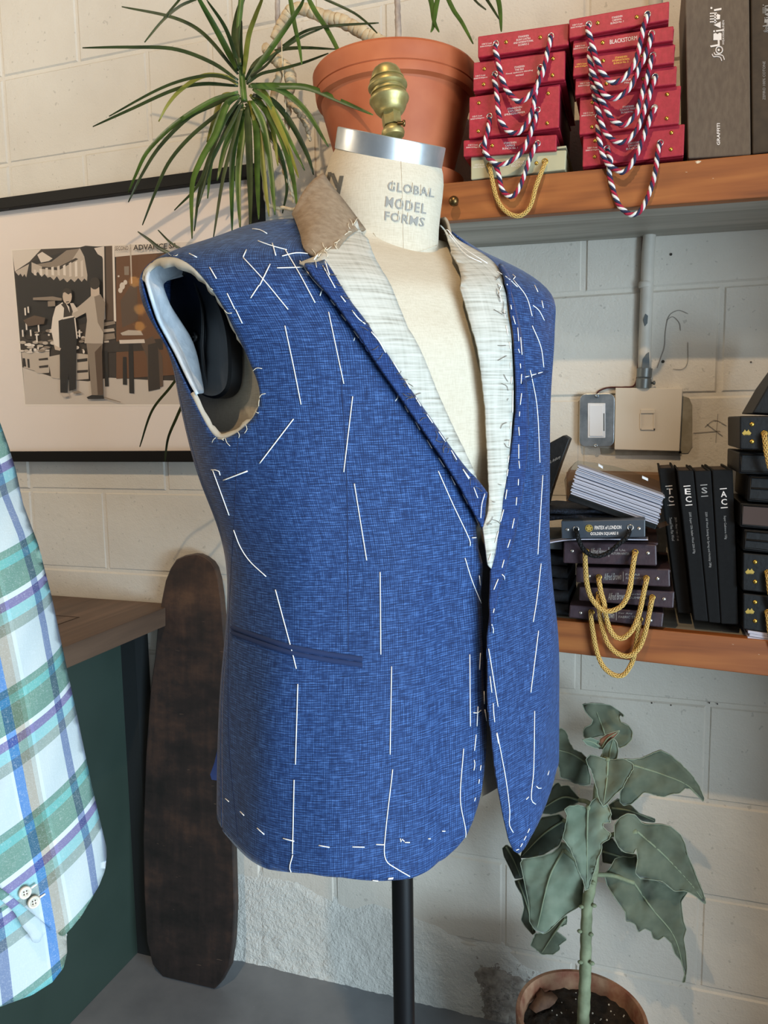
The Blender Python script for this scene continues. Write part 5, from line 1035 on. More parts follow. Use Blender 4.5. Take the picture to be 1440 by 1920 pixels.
for i in range(4):
    a = i/4; b = (i+.86)/4; mb = MB(); A_ = [f[0]+(f[3]-f[0])*a, f[1]+(f[2]-f[1])*a, f[1]+(f[2]-f[1])*b, f[0]+(f[3]-f[0])*b]; o_ = np.array([random.uniform(-.002, .002), random.uniform(0, .003), 0]); mb.hexa([p+o_ for p in A_], [p+o_+np.array([0, .17, 0]) for p in A_]); obj('card', mb, 'paper', t)
P = [onY(x, y, 1.34) for x, y in ((1410, 775), (1440, 723), (1500, 640), (1520, 652), (1470, 778))]; t = thing('leaning_folder', P[0], 'black folder leaning above the right pile of black books', 'folder'); mb = MB(); mb.hexa(P, [p+np.array([0, .14, 0]) for p in P]); obj('cover', mb, 'black_leather', t, bevel=.002)
# clear case of pale swatch cards, tilted on top of the grey book
cq = [(1085, 872), (1246, 929), (1232, 984), (1069, 926)]; t = thing('card_case', onY(1160, 950, 1.38), 'clear plastic case packed with pale lilac swatch cards, tilted on the stack', 'card case'); Yc = 1.325; f = front(cq, Yc)
for i in range(20):
    a, b = i/20, (i+.80)/20; o_ = np.array([random.uniform(-.0022, .0022), random.uniform(0, .004), 0]); A_ = [f[0]+(f[3]-f[0])*a, f[1]+(f[2]-f[1])*a, f[1]+(f[2]-f[1])*b, f[0]+(f[3]-f[0])*b]
    mb = MB(); mb.hexa([p+o_ for p in A_], [p+o_+np.array([0, .050, 0]) for p in A_]); obj('swatch_card', mb, 'paper', t)
mb = MB(); ol = [(1069, 933), (1062, 938), (1058, 900), (1066, 880), (1078, 867), (1110, 871), (1150, 878), (1210, 897), (1254, 914), (1255, 984), (1233, 992)]; P = [onY(x, y, Yc-.004) for x, y in ol]; mb.hexa(P, [p+np.array([0, .062, 0]) for p in P]); obj('clear_shell', mb, 'clear_plastic', t)
mb = MB(); 
for a, b in (((1122, 874), (1130, 879)), ((1204, 897), (1215, 902))):
    p, q = onY(*a, Yc-.006), onY(*b, Yc-.006); mb.hexa([p, q, q+np.array([0, 0, .004]), p+np.array([0, 0, .004])], [v+np.array([0, .012, 0]) for v in (p, q, q+np.array([0, 0, .004]), p+np.array([0, 0, .004]))])
obj('latch', mb, 'white_plastic', t)
mb = MB(); A_ = [onY(x, y, Yc-.002) for x, y in ((1064, 938), (1228, 993), (1232, 985), (1069, 927))]; mb.hexa(A_, [p+np.array([0, .055, 0]) for p in A_]); obj('base_tray', mb, 'black_leather', t, bevel=.001)
f = front([(1062, 885), (1240, 890), (1240, 966), (1062, 962)], 1.50); t = thing('cardboard_box', (f[0]+f[1])/2, 'brown cardboard box standing behind the clear card case', 'box'); mb = MB(); mb.hexa(f, [p+np.array([0, .07, 0]) for p in f]); obj('carton', mb, 'cardboard', t, bevel=.001)
P = [onY(x, y, 1.37) for x, y in ((985, 868), (1024, 834), (1057, 816), (1068, 823), (1050, 872), (1032, 926), (1026, 950), (985, 955))]; t = thing('leaning_booklet', P[3], 'dark green black booklet leaning behind the jacket on the lower shelf', 'booklet'); mb = MB(); mb.hexa(P[::-1], [p+np.array([0, .05, 0]) for p in P[::-1]]); obj('cover', mb, 'black_leather', t, bevel=.0015)
lettering('St. Anthony', [(1030, 864), (1051, 853), (1051, 860), (1030, 872)], 1.3694, 'print_grey', t, shear=.3)
def folded(pix, Y, dpt, m, lab, n, name='folded_cloth', cat='cloth', group=None):
    tl_, tr_, br_, bl_ = pix; t = None
    for i in range(n):
        a, b = i/n, (i+.9)/n; q = [(bl_[0]+(tl_[0]-bl_[0])*b, bl_[1]+(tl_[1]-bl_[1])*b), (br_[0]+(tr_[0]-br_[0])*b, br_[1]+(tr_[1]-br_[1])*b), (br_[0]+(tr_[0]-br_[0])*a, br_[1]+(tr_[1]-br_[1])*a), (bl_[0]+(tl_[0]-bl_[0])*a, bl_[1]+(tl_[1]-bl_[1])*a)]
        f = front(q, Y+random.uniform(0, .006))
        if t is None: t = thing(name, (f[0]+f[1])/2, lab, cat, group)
        A_ = np.array(f); c0_ = A_.mean(0); mb = MB(); R_ = []
        prof = [(.82, .0), (1, .004), (1, .012)]
        hv = (A_[3]-A_[0])/2; ctr = (A_[0]+A_[3])/2; wv = A_[1]-A_[0]; sec = []
        for k_ in range(13):
            g = math.pi/2+math.pi*k_/12; sec.append(ctr+hv*math.sin(g)+np.array([0, .010*(1+math.cos(g)), 0])-np.array([0, .0, 0]))
        sec += [A_[0]+np.array([0, dpt, 0]), A_[3]+np.array([0, dpt, 0])]; ns = len(sec); N_ = 14; V = []
        for j in range(N_+1):
            for k_, p in enumerate(sec): V.append(p+wv*j/N_+np.array([0, .0015*math.sin(j*1.3+i*2), .0012*math.sin(j*.9+i*1.7+k_*.2)]))
        Fc = [[j*ns+k_, (j+1)*ns+k_, (j+1)*ns+(k_+1) % ns, j*ns+(k_+1) % ns] for j in range(N_) for k_ in range(ns)]+[list(range(ns))[::-1], [N_*ns+k_ for k_ in range(ns)]]
        mb.add(V, Fc); obj('fold', mb, m, t, auto=1.0)
    return t
folded([(985, 955), (1120, 953), (1150, 976), (985, 977)], 1.335, .15, 'navy_fabric', 'folded navy checked cloth lying on the grey swatch book stack', 2)
folded([(985, 1030), (1062, 1040), (1066, 1156), (985, 1150)], 1.37, .17, 'black_fabric', 'pile of folded black cloth beside the oxblood books', 5)
f = front([(985, 1022), (1215, 1012), (1215, 1015), (985, 1036)], 1.325); P = np.array([onY(x, y, 1.312) for x, y in spline([(985, 1032), (1020, 1021), (1060, 1014), (1110, 1012), (1215, 1013)], 24)]); t = thing('paper_sheet', P[12], 'thin pale sheet curling out under the grey swatch book', 'paper'); mb = MB(); V = []
for p in P: V += [p, p+np.array([0, .028, 0]), p+np.array([0, .028, .0016]), p+np.array([0, 0, .0016])]
mb.add(V, [[4*i+k_, 4*i+4+k_, 4*i+4+(k_+1) % 4, 4*i+(k_+1) % 4] for i in range(23) for k_ in range(4)]+[[0, 1, 2, 3], [95, 94, 93, 92]]); obj('sheet', mb, 'paper', t)
f = front([(985, 1010), (1054, 1009), (1055, 1031), (985, 1028)], 1.345); t = thing('grey_folder', (f[0]+f[1])/2, 'dull grey folder lying left of the topmost oxblood book', 'folder'); mb = MB(); mb.hexa(f, [p+np.array([0, .15, 0]) for p in f]); mat('grey_card', '#4c4f4e', .7); obj('cover', mb, 'grey_card', t, bevel=.002)

# ============================================================ CONDUIT, SWITCH, COVER PLATE
t = thing('conduit_pipe', onY(1206, 700, WY-.012), 'white painted conduit pipe running down the wall to the cover plate', 'pipe')
P = [onY(x, y, WY-.0125) for x, y in ((1219, 405), (1215, 480), (1213, 540), (1210, 620), (1208, 690))]; mb = MB(); mb.tube(spline([P[0]+np.array([0, 0, .7])]+P[0:1]+P[1:], 40), .0118, 20); obj('pipe', mb, 'pipe_paint', t, smooth=True)
a = onY(1209, 690, WY-.0125); b = onY(1206, 728, WY-.0125); mb = MB(); mb.lathe(a, b-a, [(.0118, 0), (.0142, .001), (.0142, np.linalg.norm(b-a)*.45), (.0128, np.linalg.norm(b-a)*.5), (.0142, np.linalg.norm(b-a)*.55), (.0142, np.linalg.norm(b-a))], 20); cp = obj('coupling', mb, 'grey_metal', t, auto=.6)
c = onY(1222, 718, WY-.0125); mb = MB(); mb.lathe(c, (1, 0, 0), [(.002, -.005), (.002, .002), (.004, .0025), (.004, .006), (0, .007)], 12); obj('screw', mb, 'grey_metal', cp, smooth=True)
c = onY(1211, 534, WY-.0125); mb = MB(); mb.lathe(c, (.03, 0, 1), [(.0118, -.006), (.0132, -.004), (.0132, .004), (.0118, .006)], 20); obj('collar', mb, 'pipe_paint', t, smooth=True)
decal('chipped_paint', [[(1203, 692), (1205, 674), (1211, 664), (1217, 660), (1218, 690), (1212, 706), (1206, 706)], [(1206, 600), (1210, 588), (1215, 592), (1214, 606), (1209, 612)]], 'grey_metal', WY-.0248, t)
t = thing('thin_cable', onY(1200, 600, WY-.003), 'thin dark red cable behind the conduit pipe, ending at the switch', 'cable'); mb = MB(); mb.tube([onY(x, y, WY-.004) for x, y in spline([(1206, 405), (1203, 520), (1199, 640), (1196, 690), (1190, 722), (1170, 726), (1140, 727), (1122, 734), (1118, 742)], 60)], .0018, 6); obj('cable', mb, 'wire_red', t, smooth=True)
sq = [(1088, 739), (1150, 736), (1152, 838), (1087, 838)]; f = front(sq, WY-.018); t = thing('light_switch', f.mean(0) if hasattr(f, 'mean') else np.mean(f, 0), 'rocker light switch with a white paddle on a dull steel plate', 'switch')
A_ = np.array(f); ctr = A_.mean(0); hw, hh_ = (A_[1]-A_[0])/2, (A_[3]-A_[0])/2; rr_c = .2; ring = []
for sx_, sy_, a0 in ((1, -1, -90), (1, 1, 0), (-1, 1, 90), (-1, -1, 180)):
    for k_ in range(5):
        a = math.radians(a0+90*k_/4); rw = .012; wl, hl = np.linalg.norm(hw), np.linalg.norm(hh_); ring.append(ctr+hw/wl*(sx_*(wl-rw)+rw*math.cos(a))+hh_/hl*(sy_*(hl-rw)+rw*math.sin(a)))
mb = MB(); mb.hexa(ring, [p+np.array([0, .0165, 0]) for p in ring]); obj('steel_plate', mb, 'steel', t, bevel=.001)
def inner(x0, x1, y0, y1, Y): return front([(x0, y0), (x1, y0), (x1, y1), (x0, y1)], Y)
mb = MB(); q = inner(1102, 1135, 756, 821, WY-.0195); mb.hexa(q, [p+np.array([0, .003, 0]) for p in q]); obj('switch_frame', mb, 'white_plastic', t, bevel=.0008)
q = inner(1105, 1131, 759, 818, WY-.0215); q2 = [p.copy() for p in q]; q2[2] += np.array([0, .0015, 0]); q2[3] += np.array([0, .0015, 0]); mb = MB(); mb.hexa(q2, [p+np.array([0, .004, 0]) for p in q]); obj('rocker', mb, 'white_plastic', t, bevel=.0008)
mb = MB(); q = inner(1131.5, 1133.5, 775, 808, WY-.0205); mb.hexa(q, [p+np.array([0, .002, 0]) for p in q]); obj('dimmer_slot', mb, 'grey_metal', t)
for x, y in ((1119, 742), (1117, 836)):
    c = onY(x, y, WY-.0183); mb = MB(); mb.lathe(c, (0, -1, 0), [(.0042, 0), (.004, .0014), (.0012, .0016), (.0009, .0008), (0, .0008)], 14); obj('screw', mb, 'steel', t, smooth=True)
pq = [(1154, 727), (1280, 728), (1274, 846), (1152, 843)]; f = front(pq, WY-.020); t = thing('cover_plate', np.mean(f, 0), 'square cream blank cover plate with a small moulded square, under the pipe', 'cover plate'); mb = MB(); mb.hexa(f, [p+np.array([0, .019, 0]) for p in f]); obj('plate', mb, 'cream_plate', t, bevel=.0012)
mb = MB(); q = inner(1201, 1228, 768, 775, WY-.0225); mb.hexa(q, [p+np.array([0, .004, 0]) for p in q]); obj('tab', mb, 'cream_plate', t, bevel=.0005)
mb = MB()
for x0, x1, y0, y1 in ((1225.5, 1228, 775, 806), (1201, 1228, 803.5, 806), (1200, 1202, 775, 806)): q = inner(x0, x1, y0, y1, WY-.0226); mb.hexa(q, [p+np.array([0, .002, 0]) for p in q])
obj('square_rim', mb, 'cream_plate', t, kind='stuff')
# ============================================================ BIG PLANT ON THE UPPER SHELF
zsh = ztop(QU, -.45); pcx, pcy = -.451, 1.4385
zr = onY(776, 58, pcy-.15)[2]; zg = onY(780, 100, pcy-.15)[2]; zb2 = onY(776, 121, pcy-.148)[2]
dr = thing('potted_dracaena', (pcx, pcy, zsh), 'dracaena with long strap leaves in a large terracotta pot on the upper shelf', 'potted plant')
zl0 = zsh+.022; rb = .101
mb = MB(); mb.lathe((pcx, pcy, 0), (0, 0, 1), [(0, zl0+.004), (rb-.004, zl0), (rb, zl0+.006), (.137, zb2-.012), (.139, zb2-.002), (.147, zb2+.002), (.1485, zb2+.008), (.1492, zg), (.1475, zg+.0012), (.1495, zg+.0026), (.1505, zr-.022), (.153, zr-.014), (.1535, zr-.005), (.150, zr), (.141, zr-.002), (.136, zr-.04), (.131, zr-.05)], 72); obj('pot', mb, 'terracotta', dr, auto=.6)
mb = MB(); mb.lathe((pcx, pcy, 0), (0, 0, 1), [(.131, zr-.05), (0, zr-.046)], 48); obj('soil', mb, 'soil', dr)
mb = MB(); mb.lathe((pcx, pcy, 0), (0, 0, 1), [(0, zsh+.0005), (.108, zsh+.0005), (.116, zsh+.004), (.124, zsh+.030), (.126, zsh+.034), (.122, zsh+.034), (.112, zsh+.010), (0, zsh+.010)], 64); obj('saucer', mb, 'terracotta', dr, auto=.6)
def wood(path, Y, r, name, m='bark', par=dr, jit=.0014):
    P = spline([onY(x, y, Yy) for (x, y), Yy in zip(path, Y if hasattr(Y, '__len__') else [Y]*len(path))], 12*len(path)); n = len(P); R_ = np.interp(np.linspace(0, 1, n), np.linspace(0, 1, len(r)), r)
    P = P+np.array([[jit*math.sin(i*.9), jit*math.cos(i*1.3), jit*math.sin(i*.6+1)] for i in range(n)])
    k_ = min(1, jit/.0014); R_ = R_*(1+k_*(.05*np.sin(np.arange(n)*.8)+.05*np.sin(np.arange(n)*.37+1))); mb = MB(); mb.tube(P, R_, 9); return obj(name, mb, m, par, smooth=True)
wood([(735, 95), (712, 78), (689, 66), (665, 52), (637, 38), (606, 31), (582, 21), (562, 16), (543, 22), (528, 44), (514, 72)], np.linspace(1.43, 1.40, 11), (.0125, .012, .0118, .0105, .0085), 'trunk', jit=.0008)
wood([(497, 90), (510, 104), (525, 118), (540, 132), (545, 150), (543, 175)], 1.405, (.009, .0105, .0115, .0115, .009), 'branch', jit=.0008)
wood([(530, 125), (518, 158), (510, 205), (502, 258), (496, 320), (500, 378), (515, 389), (532, 390), (560, 394)], 1.41, (.0075, .007, .0055, .0045, .0038, .003), 'aerial_root', jit=.0008)
wood([(544, 139), (543, 170), (542, 194), (537, 243), (530, 300)], 1.42, (.006, .0062, .0058, .004), 'aerial_root')
wood([(535, 190), (554, 203), (567, 220), (577, 240), (580, 262)], 1.41, (.004, .006, .0058, .003), 'aerial_root')
wood([(502, 244), (521, 292), (543, 347), (552, 380)], 1.43, (.003, .0032, .0028), 'aerial_root')
wood([(519, -40), (520, 0), (521, 45), (525, 90)], 1.40, (.0045, .0048, .005), 'cane', 'cane', jit=.0004)
wood([(740, -60), (745, 0), (746, 30), (748, 90)], 1.44, (.0052, .0055, .006), 'cane', 'cane', jit=.0004)
wood([(528, 55), (529, 110), (534, 180), (536, 210)], 1.388, (.0012, .0012, .001), 'stake', 'bark', jit=0)
wood([(454, -60), (452, 0), (447, 60), (452, 120), (456, 170), (458, 190)], 1.40, (.005, .0055, .006, .0065), 'cane', 'strap_leaf', jit=0)
def strap(path, w, Y0, Y1, m, par=dr):
    P2 = spline(path, 26); n = len(P2); V = []
    d = np.gradient(P2, axis=0); d /= np.linalg.norm(d, axis=1, keepdims=True)+1e-9
    for i in range(n):
        s = i/(n-1); k = 1.18*w*min(1, .45+s*3.2)*(1-s**3.2)**.8+.12; nx_, ny_ = -d[i][1], d[i][0]; Yc_ = Y0+(Y1-Y0)*s**1.3
        for q in (-1, 0, 1): V.append(onY(P2[i][0]+nx_*k*q, P2[i][1]+ny_*k*q, min(Yc_+(.0022 if q == 0 else 0), 1.575)))
    mb = MB(); mb.add(V, [[3*i+k, 3*i+k+1, 3*i+4+k, 3*i+3+k] for i in range(n-1) for k in range(2)]); return obj('leaf', mb, m, par, smooth=True, solid=.0009)
Z4 = lambda pl: [(160+x*.2778, y*.2778) for x, y in pl]
LV = [([(1030, 500), (800, 230), (600, 120), (245, 45)], 2.6), ([(1030, 540), (850, 420), (600, 330), (300, 318), (-20, 323)], 2.6), ([(1030, 560), (900, 510), (720, 525), (500, 600), (160, 785)], 2.0), ([(1030, 580), (800, 565), (600, 605), (300, 740), (50, 855)], 2.5), ([(1030, 570), (950, 520), (800, 510), (650, 600), (560, 700), (495, 820)], 3.4),
 ([(1030, 620), (850, 680), (600, 840), (420, 1020), (340, 1180), (290, 1300)], 3.6), ([(1030, 630), (880, 700), (700, 790), (500, 990), (380, 1180), (290, 1365)], 3.0), ([(1040, 640), (900, 760), (700, 930), (560, 1100), (470, 1300), (385, 1520)], 2.8), ([(1040, 650), (960, 690), (880, 860), (850, 1050), (825, 1340)], 4.6), ([(1030, 640), (930, 650), (870, 800), (820, 960)], 4), ([(1040, 650), (960, 700), (880, 900), (780, 1080), (720, 1250), (720, 1610)], 5.0), ([(1050, 660), (950, 800), (840, 1050), (760, 1250), (600, 1420)], 2.6), ([(1060, 690), (1000, 760), (900, 980), (780, 1250), (735, 1560)], 3.2),
 ([(1060, 700), (1020, 800), (940, 1000), (890, 1220)], 4.8), ([(1060, 720), (1010, 900), (930, 1200), (865, 1600)], 2.8), ([(1070, 720), (1030, 850), (990, 1100), (990, 1570)], 4.8), ([(1080, 740), (1060, 900), (1030, 1200), (1045, 1550)], 5.4), ([(1090, 720), (1100, 900), (1110, 1200), (1115, 1530)], 5.6), ([(1100, 680), (1150, 850), (1160, 1200), (1170, 1480)], 5.0), ([(1110, 680), (1170, 900), (1200, 1150), (1240, 1460)], 4.6), ([(1120, 680), (1200, 850), (1250, 1150), (1280, 1450)], 5.2), ([(1120, 650), (1230, 760), (1330, 950), (1400, 1200), (1430, 1400)], 5.0), ([(1130, 640), (1260, 680), (1380, 820), (1500, 1050), (1540, 1180)], 4.4), ([(1130, 600), (1230, 680), (1330, 850), (1480, 1150)], 3.6), ([(1110, 570), (1200, 620), (1270, 770), (1350, 950), (1440, 1200)], 4.8),
 ([(1120, 570), (1300, 580), (1500, 590), (1720, 680), (1940, 775)], 5.0), ([(1100, 580), (1300, 600), (1480, 740), (1640, 990)], 4.6), ([(1080, 540), (1150, 420), (1280, 345), (1440, 322), (1690, 332)], 2.8), ([(1090, 560), (1200, 400), (1440, 60), (1480, -20)], 4.6), ([(1090, 570), (1180, 440), (1440, 260), (1600, 190)], 2.0), ([(1030, 480), (900, 230), (770, 0), (740, -60)], 4.6), ([(1040, 470), (950, 200), (820, 0)], 2.8), ([(1040, 440), (1010, 250), (1030, 100), (1060, 0), (1090, -60)], 6.0), ([(1060, 480), (1050, 300), (1055, 140)], 2.4), ([(1070, 500), (1100, 250), (1150, 100), (1190, 0), (1200, -50)], 3.8),
 ([(760, -10), (640, 40), (520, 140), (400, 285)], 1.8), ([(650, -20), (590, 50), (530, 120)], 1.4), ([(1080, 700), (1150, 780), (1300, 1000), (1360, 1250), (1330, 1440)], 3.0), ([(1060, 680), (960, 880), (880, 1020), (830, 1160), (760, 1400)], 2.6), ([(1110, 640), (1180, 690), (1260, 860), (1300, 1120)], 3.8), ([(1090, 560), (1140, 500), (1220, 440), (1300, 350)], 1.8), ([(1100, 560), (1180, 500), (1300, 470), (1480, 420), (1640, 360)], 2.0)]
for i, (pl, w) in enumerate(LV):
    tip_low = pl[-1][1] > 900; strap(Z4(pl), w, 1.40-.012*(i % 3), (1.25+.20*rr.random()) if not tip_low else (1.22+.24*rr.random()), ['strap_leaf', 'strap_leaf', 'strap_leaf_dark', 'strap_leaf', 'strap_leaf_yellow'][i % 5] if w > 3 else 'strap_leaf_dark')
for pl, w in (([(540, -30), (551, 40), (561, 87), (566, 121)], 3.2), ([(570, -20), (590, 20), (613, 55), (636, 100), (655, 155)], 3.6), ([(590, -10), (658, 21), (685, 40), (707, 62)], 1.4), ([(530, 86), (571, 59), (617, 49), (710, 43)], 1.8), ([(800, -30), (810, 10), (814, 40), (823, 60)], 4), ([(826, -30), (818, 10), (812, 50), (808, 60)], 3.6), ([(832, -20), (850, 18), (866, 42), (887, 82)], 3.2), ([(925, -30), (936, 8), (940, 59)], 3.6), ([(900, -20), (920, 10), (936, 36)], 1.8), ([(882, -10), (896, 6), (911, 18)], 1.2)): strap(pl, w, 1.37, 1.33, 'strap_leaf_dark' if w < 3 else 'strap_leaf')
for pl, w in (([(330, 480), (300, 466), (280, 450), (258, 434)], 2.4), ([(345, 470), (320, 455), (296, 431)], 1.2), ([(345, 690), (320, 725), (285, 770), (262, 838)], 1.6), ([(350, 740), (330, 785), (315, 822), (309, 866)], 1.8)): strap(pl, w, 1.30, 1.34, 'strap_leaf_dark')

# ============================================================ FELT LEAVED PLANT ON THE FLOOR
def solve_pot():
    best = None
    for Yc in np.arange(1.30, 1.48, .005):
        l, r = onY(968, 1898, Yc), onY(1219, 1905, Yc); R_ = (r[0]-l[0])/2*1.0; zc = (l[2]+r[2])/2; bk = onY(1098, 1821, Yc+R_); e = abs(bk[2]-zc)
        if best is None or e < best[0]: best = (e, Yc, R_, zc, (l[0]+r[0])/2)
    return best
_, pY, pR, pZ, pX = solve_pot(); pY = min(pY, WY-.012-pR)
kp = thing('potted_felt_plant', (pX, pY, 0), 'tall plant with grey green felted leaves in a worn clay pot on the floor', 'potted plant')
mb = MB(); mb.lathe((pX, pY, 0), (0, 0, 1), [(0, .001), (pR*.68, .001), (pR*.70, .006), (pR*.9, pZ-.045), (pR*.985, pZ-.043), (pR, pZ-.006), (pR*.985, pZ), (pR*.93, pZ), (pR*.90, pZ-.008), (pR*.87, pZ-.034)], 72, mis=[0]*4+[1, 1, 1, 1, 1]); obj('pot', mb, ['terracotta', 'terracotta_dirty'], kp, auto=.7)
mb = MB(); V = []; n1, n2 = 22, 64
for i in range(n1):
    for k in range(n2):
        r = pR*.885*i/(n1-1); q = 2*math.pi*k/n2; x, y = pX+r*math.cos(q), pY+r*math.sin(q); V.append((x, y, pZ-.030+.007*(vnoise(x, y, 90)-.5)+.005*(vnoise(x, y, 240)-.5)))
mb.add(V, [[i*n2+k, i*n2+(k+1) % n2, (i+1)*n2+(k+1) % n2, (i+1)*n2+k] for i in range(n1-1) for k in range(n2)]); soil = obj('soil', mb, 'soil', kp, smooth=True)
mb = MB()
for i in range(46):
    r = pR*.84*math.sqrt(rr.random()); q = rr.uniform(0, 6.28); mb.sphere((pX+r*math.cos(q), pY+r*math.sin(q), pZ-.026), rr.uniform(.0008, .0019), 6)
o = obj('perlite', mb, 'perlite', kp, smooth=True, kind='stuff')
def drape_leaf(pix, mid, Yb, Yt, cup, m, par, name='leaf', rim='felt_rim', ridge=True, noise=.006, pet=None, jag=0.0, zf=None, solid=.0022):
    Pp = resample(np.vstack([pix, pix[:1]]), 4.0)[:-1]
    if jag: Pp = Pp+np.array([[rr.uniform(-jag, jag), rr.uniform(-jag, jag)] for _ in Pp])
    V2, T = cdt(Pp, 8.0, (), 4.0); M_ = spline(mid, 40); L = np.r_[0, np.cumsum(np.linalg.norm(np.diff(M_, axis=0), axis=1))]
    def Yof(p):
        dd = np.hypot(M_[:, 0]-p[0], M_[:, 1]-p[1]); k = int(dd.argmin()); s = L[k]/L[-1]; return Yb+(Yt-Yb)*s+cup*(1-math.exp(-dd[k]/34))*.9+noise*(vnoise(p[0], p[1], .035)-.5)+noise*.5*(vnoise(p[0]+50, p[1], .09)-.5)
    W = [onY(p[0], p[1], min(Yof(p), 1.575)) for p in V2]; mb = MB(); Fc = []
    for f in T:
        n_ = np.cross(W[f[1]]-W[f[0]], W[f[2]]-W[f[0]]); Fc.append(f if n_@(CAM-W[f[0]]) > 0 else f[::-1])
    mb.add(W, Fc, 0); o = obj(name, mb, m, par, smooth=True, solid=solid)
    if rim:
        R_ = [onY(p[0], p[1], min(Yof(p), 1.575)-.0006) for p in Pp]; r_ = MB(); r_.tube(R_, .0007, 5, closed=True); obj('felted_rim', r_, rim, o, smooth=True)
    if ridge:
        P = [onY(p[0], p[1], Yof(p)-.0012) for p in M_]; r_ = MB(); r_.tube(P, np.linspace(.0022, .0006, len(P)), 6); obj('midrib', r_, 'felt_vein', o, smooth=True)
    if pet:
        P = spline([onY(mid[0][0], mid[0][1], Yb), onY((mid[0][0]+pet[0])/2, (mid[0][1]+pet[1])/2-6, (Yb+pet[2])/2), onY(*pet)], 14); r_ = MB(); r_.tube(P, .0042, 8); obj('leaf_stalk', r_, 'felt_stem', par, smooth=True)
    return o
Z2 = lambda pl: [(960+x*.2639, 1300+y*.2639) for x, y in pl]; Z3 = lambda pl: [(920+x*.29167, 1480+y*.29167) for x, y in pl]
SY = pY+.09
wood([(1092, 1945), (1094, 1900), (1096, 1860), (1098, 1800), (1099, 1740), (1102, 1690), (1108, 1660), (1113, 1620), (1116, 1560), (1120, 1500), (1124, 1450), (1126, 1420)], np.interp(np.arange(12), [0, 1, 6, 11], [pY, pY+.004, pY+.075, SY+.01]), (.0112, .0108, .0102, .0098, .0092, .007), 'stem', 'felt_stem', kp, .0004)
mb = MB()
for x, y in ((1090, 1700), (1114, 1698), (1087, 1746), (1108, 1752), (1088, 1804), (1110, 1806), (1112, 1655)): c = onY(x, y, np.interp(y, [1620, 1900], [pY+.078, pY])-.004); mb.sphere(c, .0042, 8, sc=(1.2, 1, .8))
obj('leaf_scar', mb, 'felt_stem', kp, smooth=True, kind='stuff')
A_leaf = Z2([(500, 78), (560, 72), (640, 75), (700, 85), (760, 125), (795, 155), (790, 172), (770, 150), (765, 175), (775, 205), (830, 230), (858, 275), (850, 330), (810, 370), (765, 390), (740, 370), (700, 330), (640, 300), (560, 320), (510, 315), (505, 270), (520, 240), (560, 225), (575, 190), (545, 160), (520, 130)])
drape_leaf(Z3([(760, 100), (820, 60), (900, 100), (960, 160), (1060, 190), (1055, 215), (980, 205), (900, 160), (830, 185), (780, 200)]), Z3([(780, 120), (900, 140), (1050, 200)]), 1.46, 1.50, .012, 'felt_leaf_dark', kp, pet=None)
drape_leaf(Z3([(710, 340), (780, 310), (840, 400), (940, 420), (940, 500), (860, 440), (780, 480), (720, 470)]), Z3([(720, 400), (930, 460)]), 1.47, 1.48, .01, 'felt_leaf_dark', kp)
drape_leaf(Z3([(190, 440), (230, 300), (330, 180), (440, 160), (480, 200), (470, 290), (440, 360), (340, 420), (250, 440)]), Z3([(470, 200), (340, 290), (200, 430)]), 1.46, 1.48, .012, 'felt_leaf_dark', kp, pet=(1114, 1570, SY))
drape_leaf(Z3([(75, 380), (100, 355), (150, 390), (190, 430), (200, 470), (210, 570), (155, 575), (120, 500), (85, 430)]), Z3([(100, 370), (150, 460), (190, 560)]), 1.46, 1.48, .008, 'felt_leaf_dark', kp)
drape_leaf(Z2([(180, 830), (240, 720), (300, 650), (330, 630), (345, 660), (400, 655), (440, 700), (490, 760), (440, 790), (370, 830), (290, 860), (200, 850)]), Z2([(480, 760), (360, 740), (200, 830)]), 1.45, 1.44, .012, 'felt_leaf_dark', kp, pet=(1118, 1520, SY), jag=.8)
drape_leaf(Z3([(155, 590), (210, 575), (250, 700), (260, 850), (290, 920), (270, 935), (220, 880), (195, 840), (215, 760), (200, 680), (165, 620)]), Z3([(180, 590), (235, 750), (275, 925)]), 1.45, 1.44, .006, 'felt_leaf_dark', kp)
drape_leaf(Z3([(255, 1000), (285, 930), (350, 920), (430, 850), (490, 810), (490, 870), (440, 885), (420, 910), (490, 965), (440, 1000), (445, 1030), (400, 1060), (330, 1060), (290, 1030)]), Z3([(480, 830), (400, 940), (330, 1050)]), 1.42, 1.40, .008, 'felt_leaf', kp, jag=.8)
drape_leaf(A_leaf, Z2([(700, 420), (650, 260), (600, 130)]), 1.43, 1.45, -.012, 'felt_leaf', kp, pet=(1126, 1425, SY+.01), noise=.014)
drape_leaf(Z2([(240, 300), (310, 265), (350, 245), (385, 275), (410, 350), (440, 400), (500, 425), (535, 470), (540, 540), (560, 600), (555, 650), (500, 655), (440, 635), (390, 610), (345, 600), (335, 530), (310, 470), (240, 420)]), Z2([(540, 500), (420, 430), (280, 390)]), 1.43, 1.40, .016, 'felt_leaf', kp, pet=(1122, 1440, SY), jag=.7)
drape_leaf(Z2([(800, 465), (860, 470), (920, 460), (1000, 425), (1060, 405), (1130, 440), (1210, 510), (1280, 580), (1330, 660), (1365, 740), (1360, 772), (1320, 730), (1270, 680), (1230, 675), (1190, 710), (1130, 715), (1080, 735), (1030, 728), (985, 715), (940, 700), (900, 740), (850, 785), (790, 800), (765, 770), (770, 700), (800, 640), (840, 570), (865, 520)]), Z2([(860, 510), (1050, 570), (1240, 650), (1360, 765)]), 1.42, 1.44, -.018, 'felt_leaf', kp, pet=(1124, 1440, SY+.01), noise=.012, jag=.5)
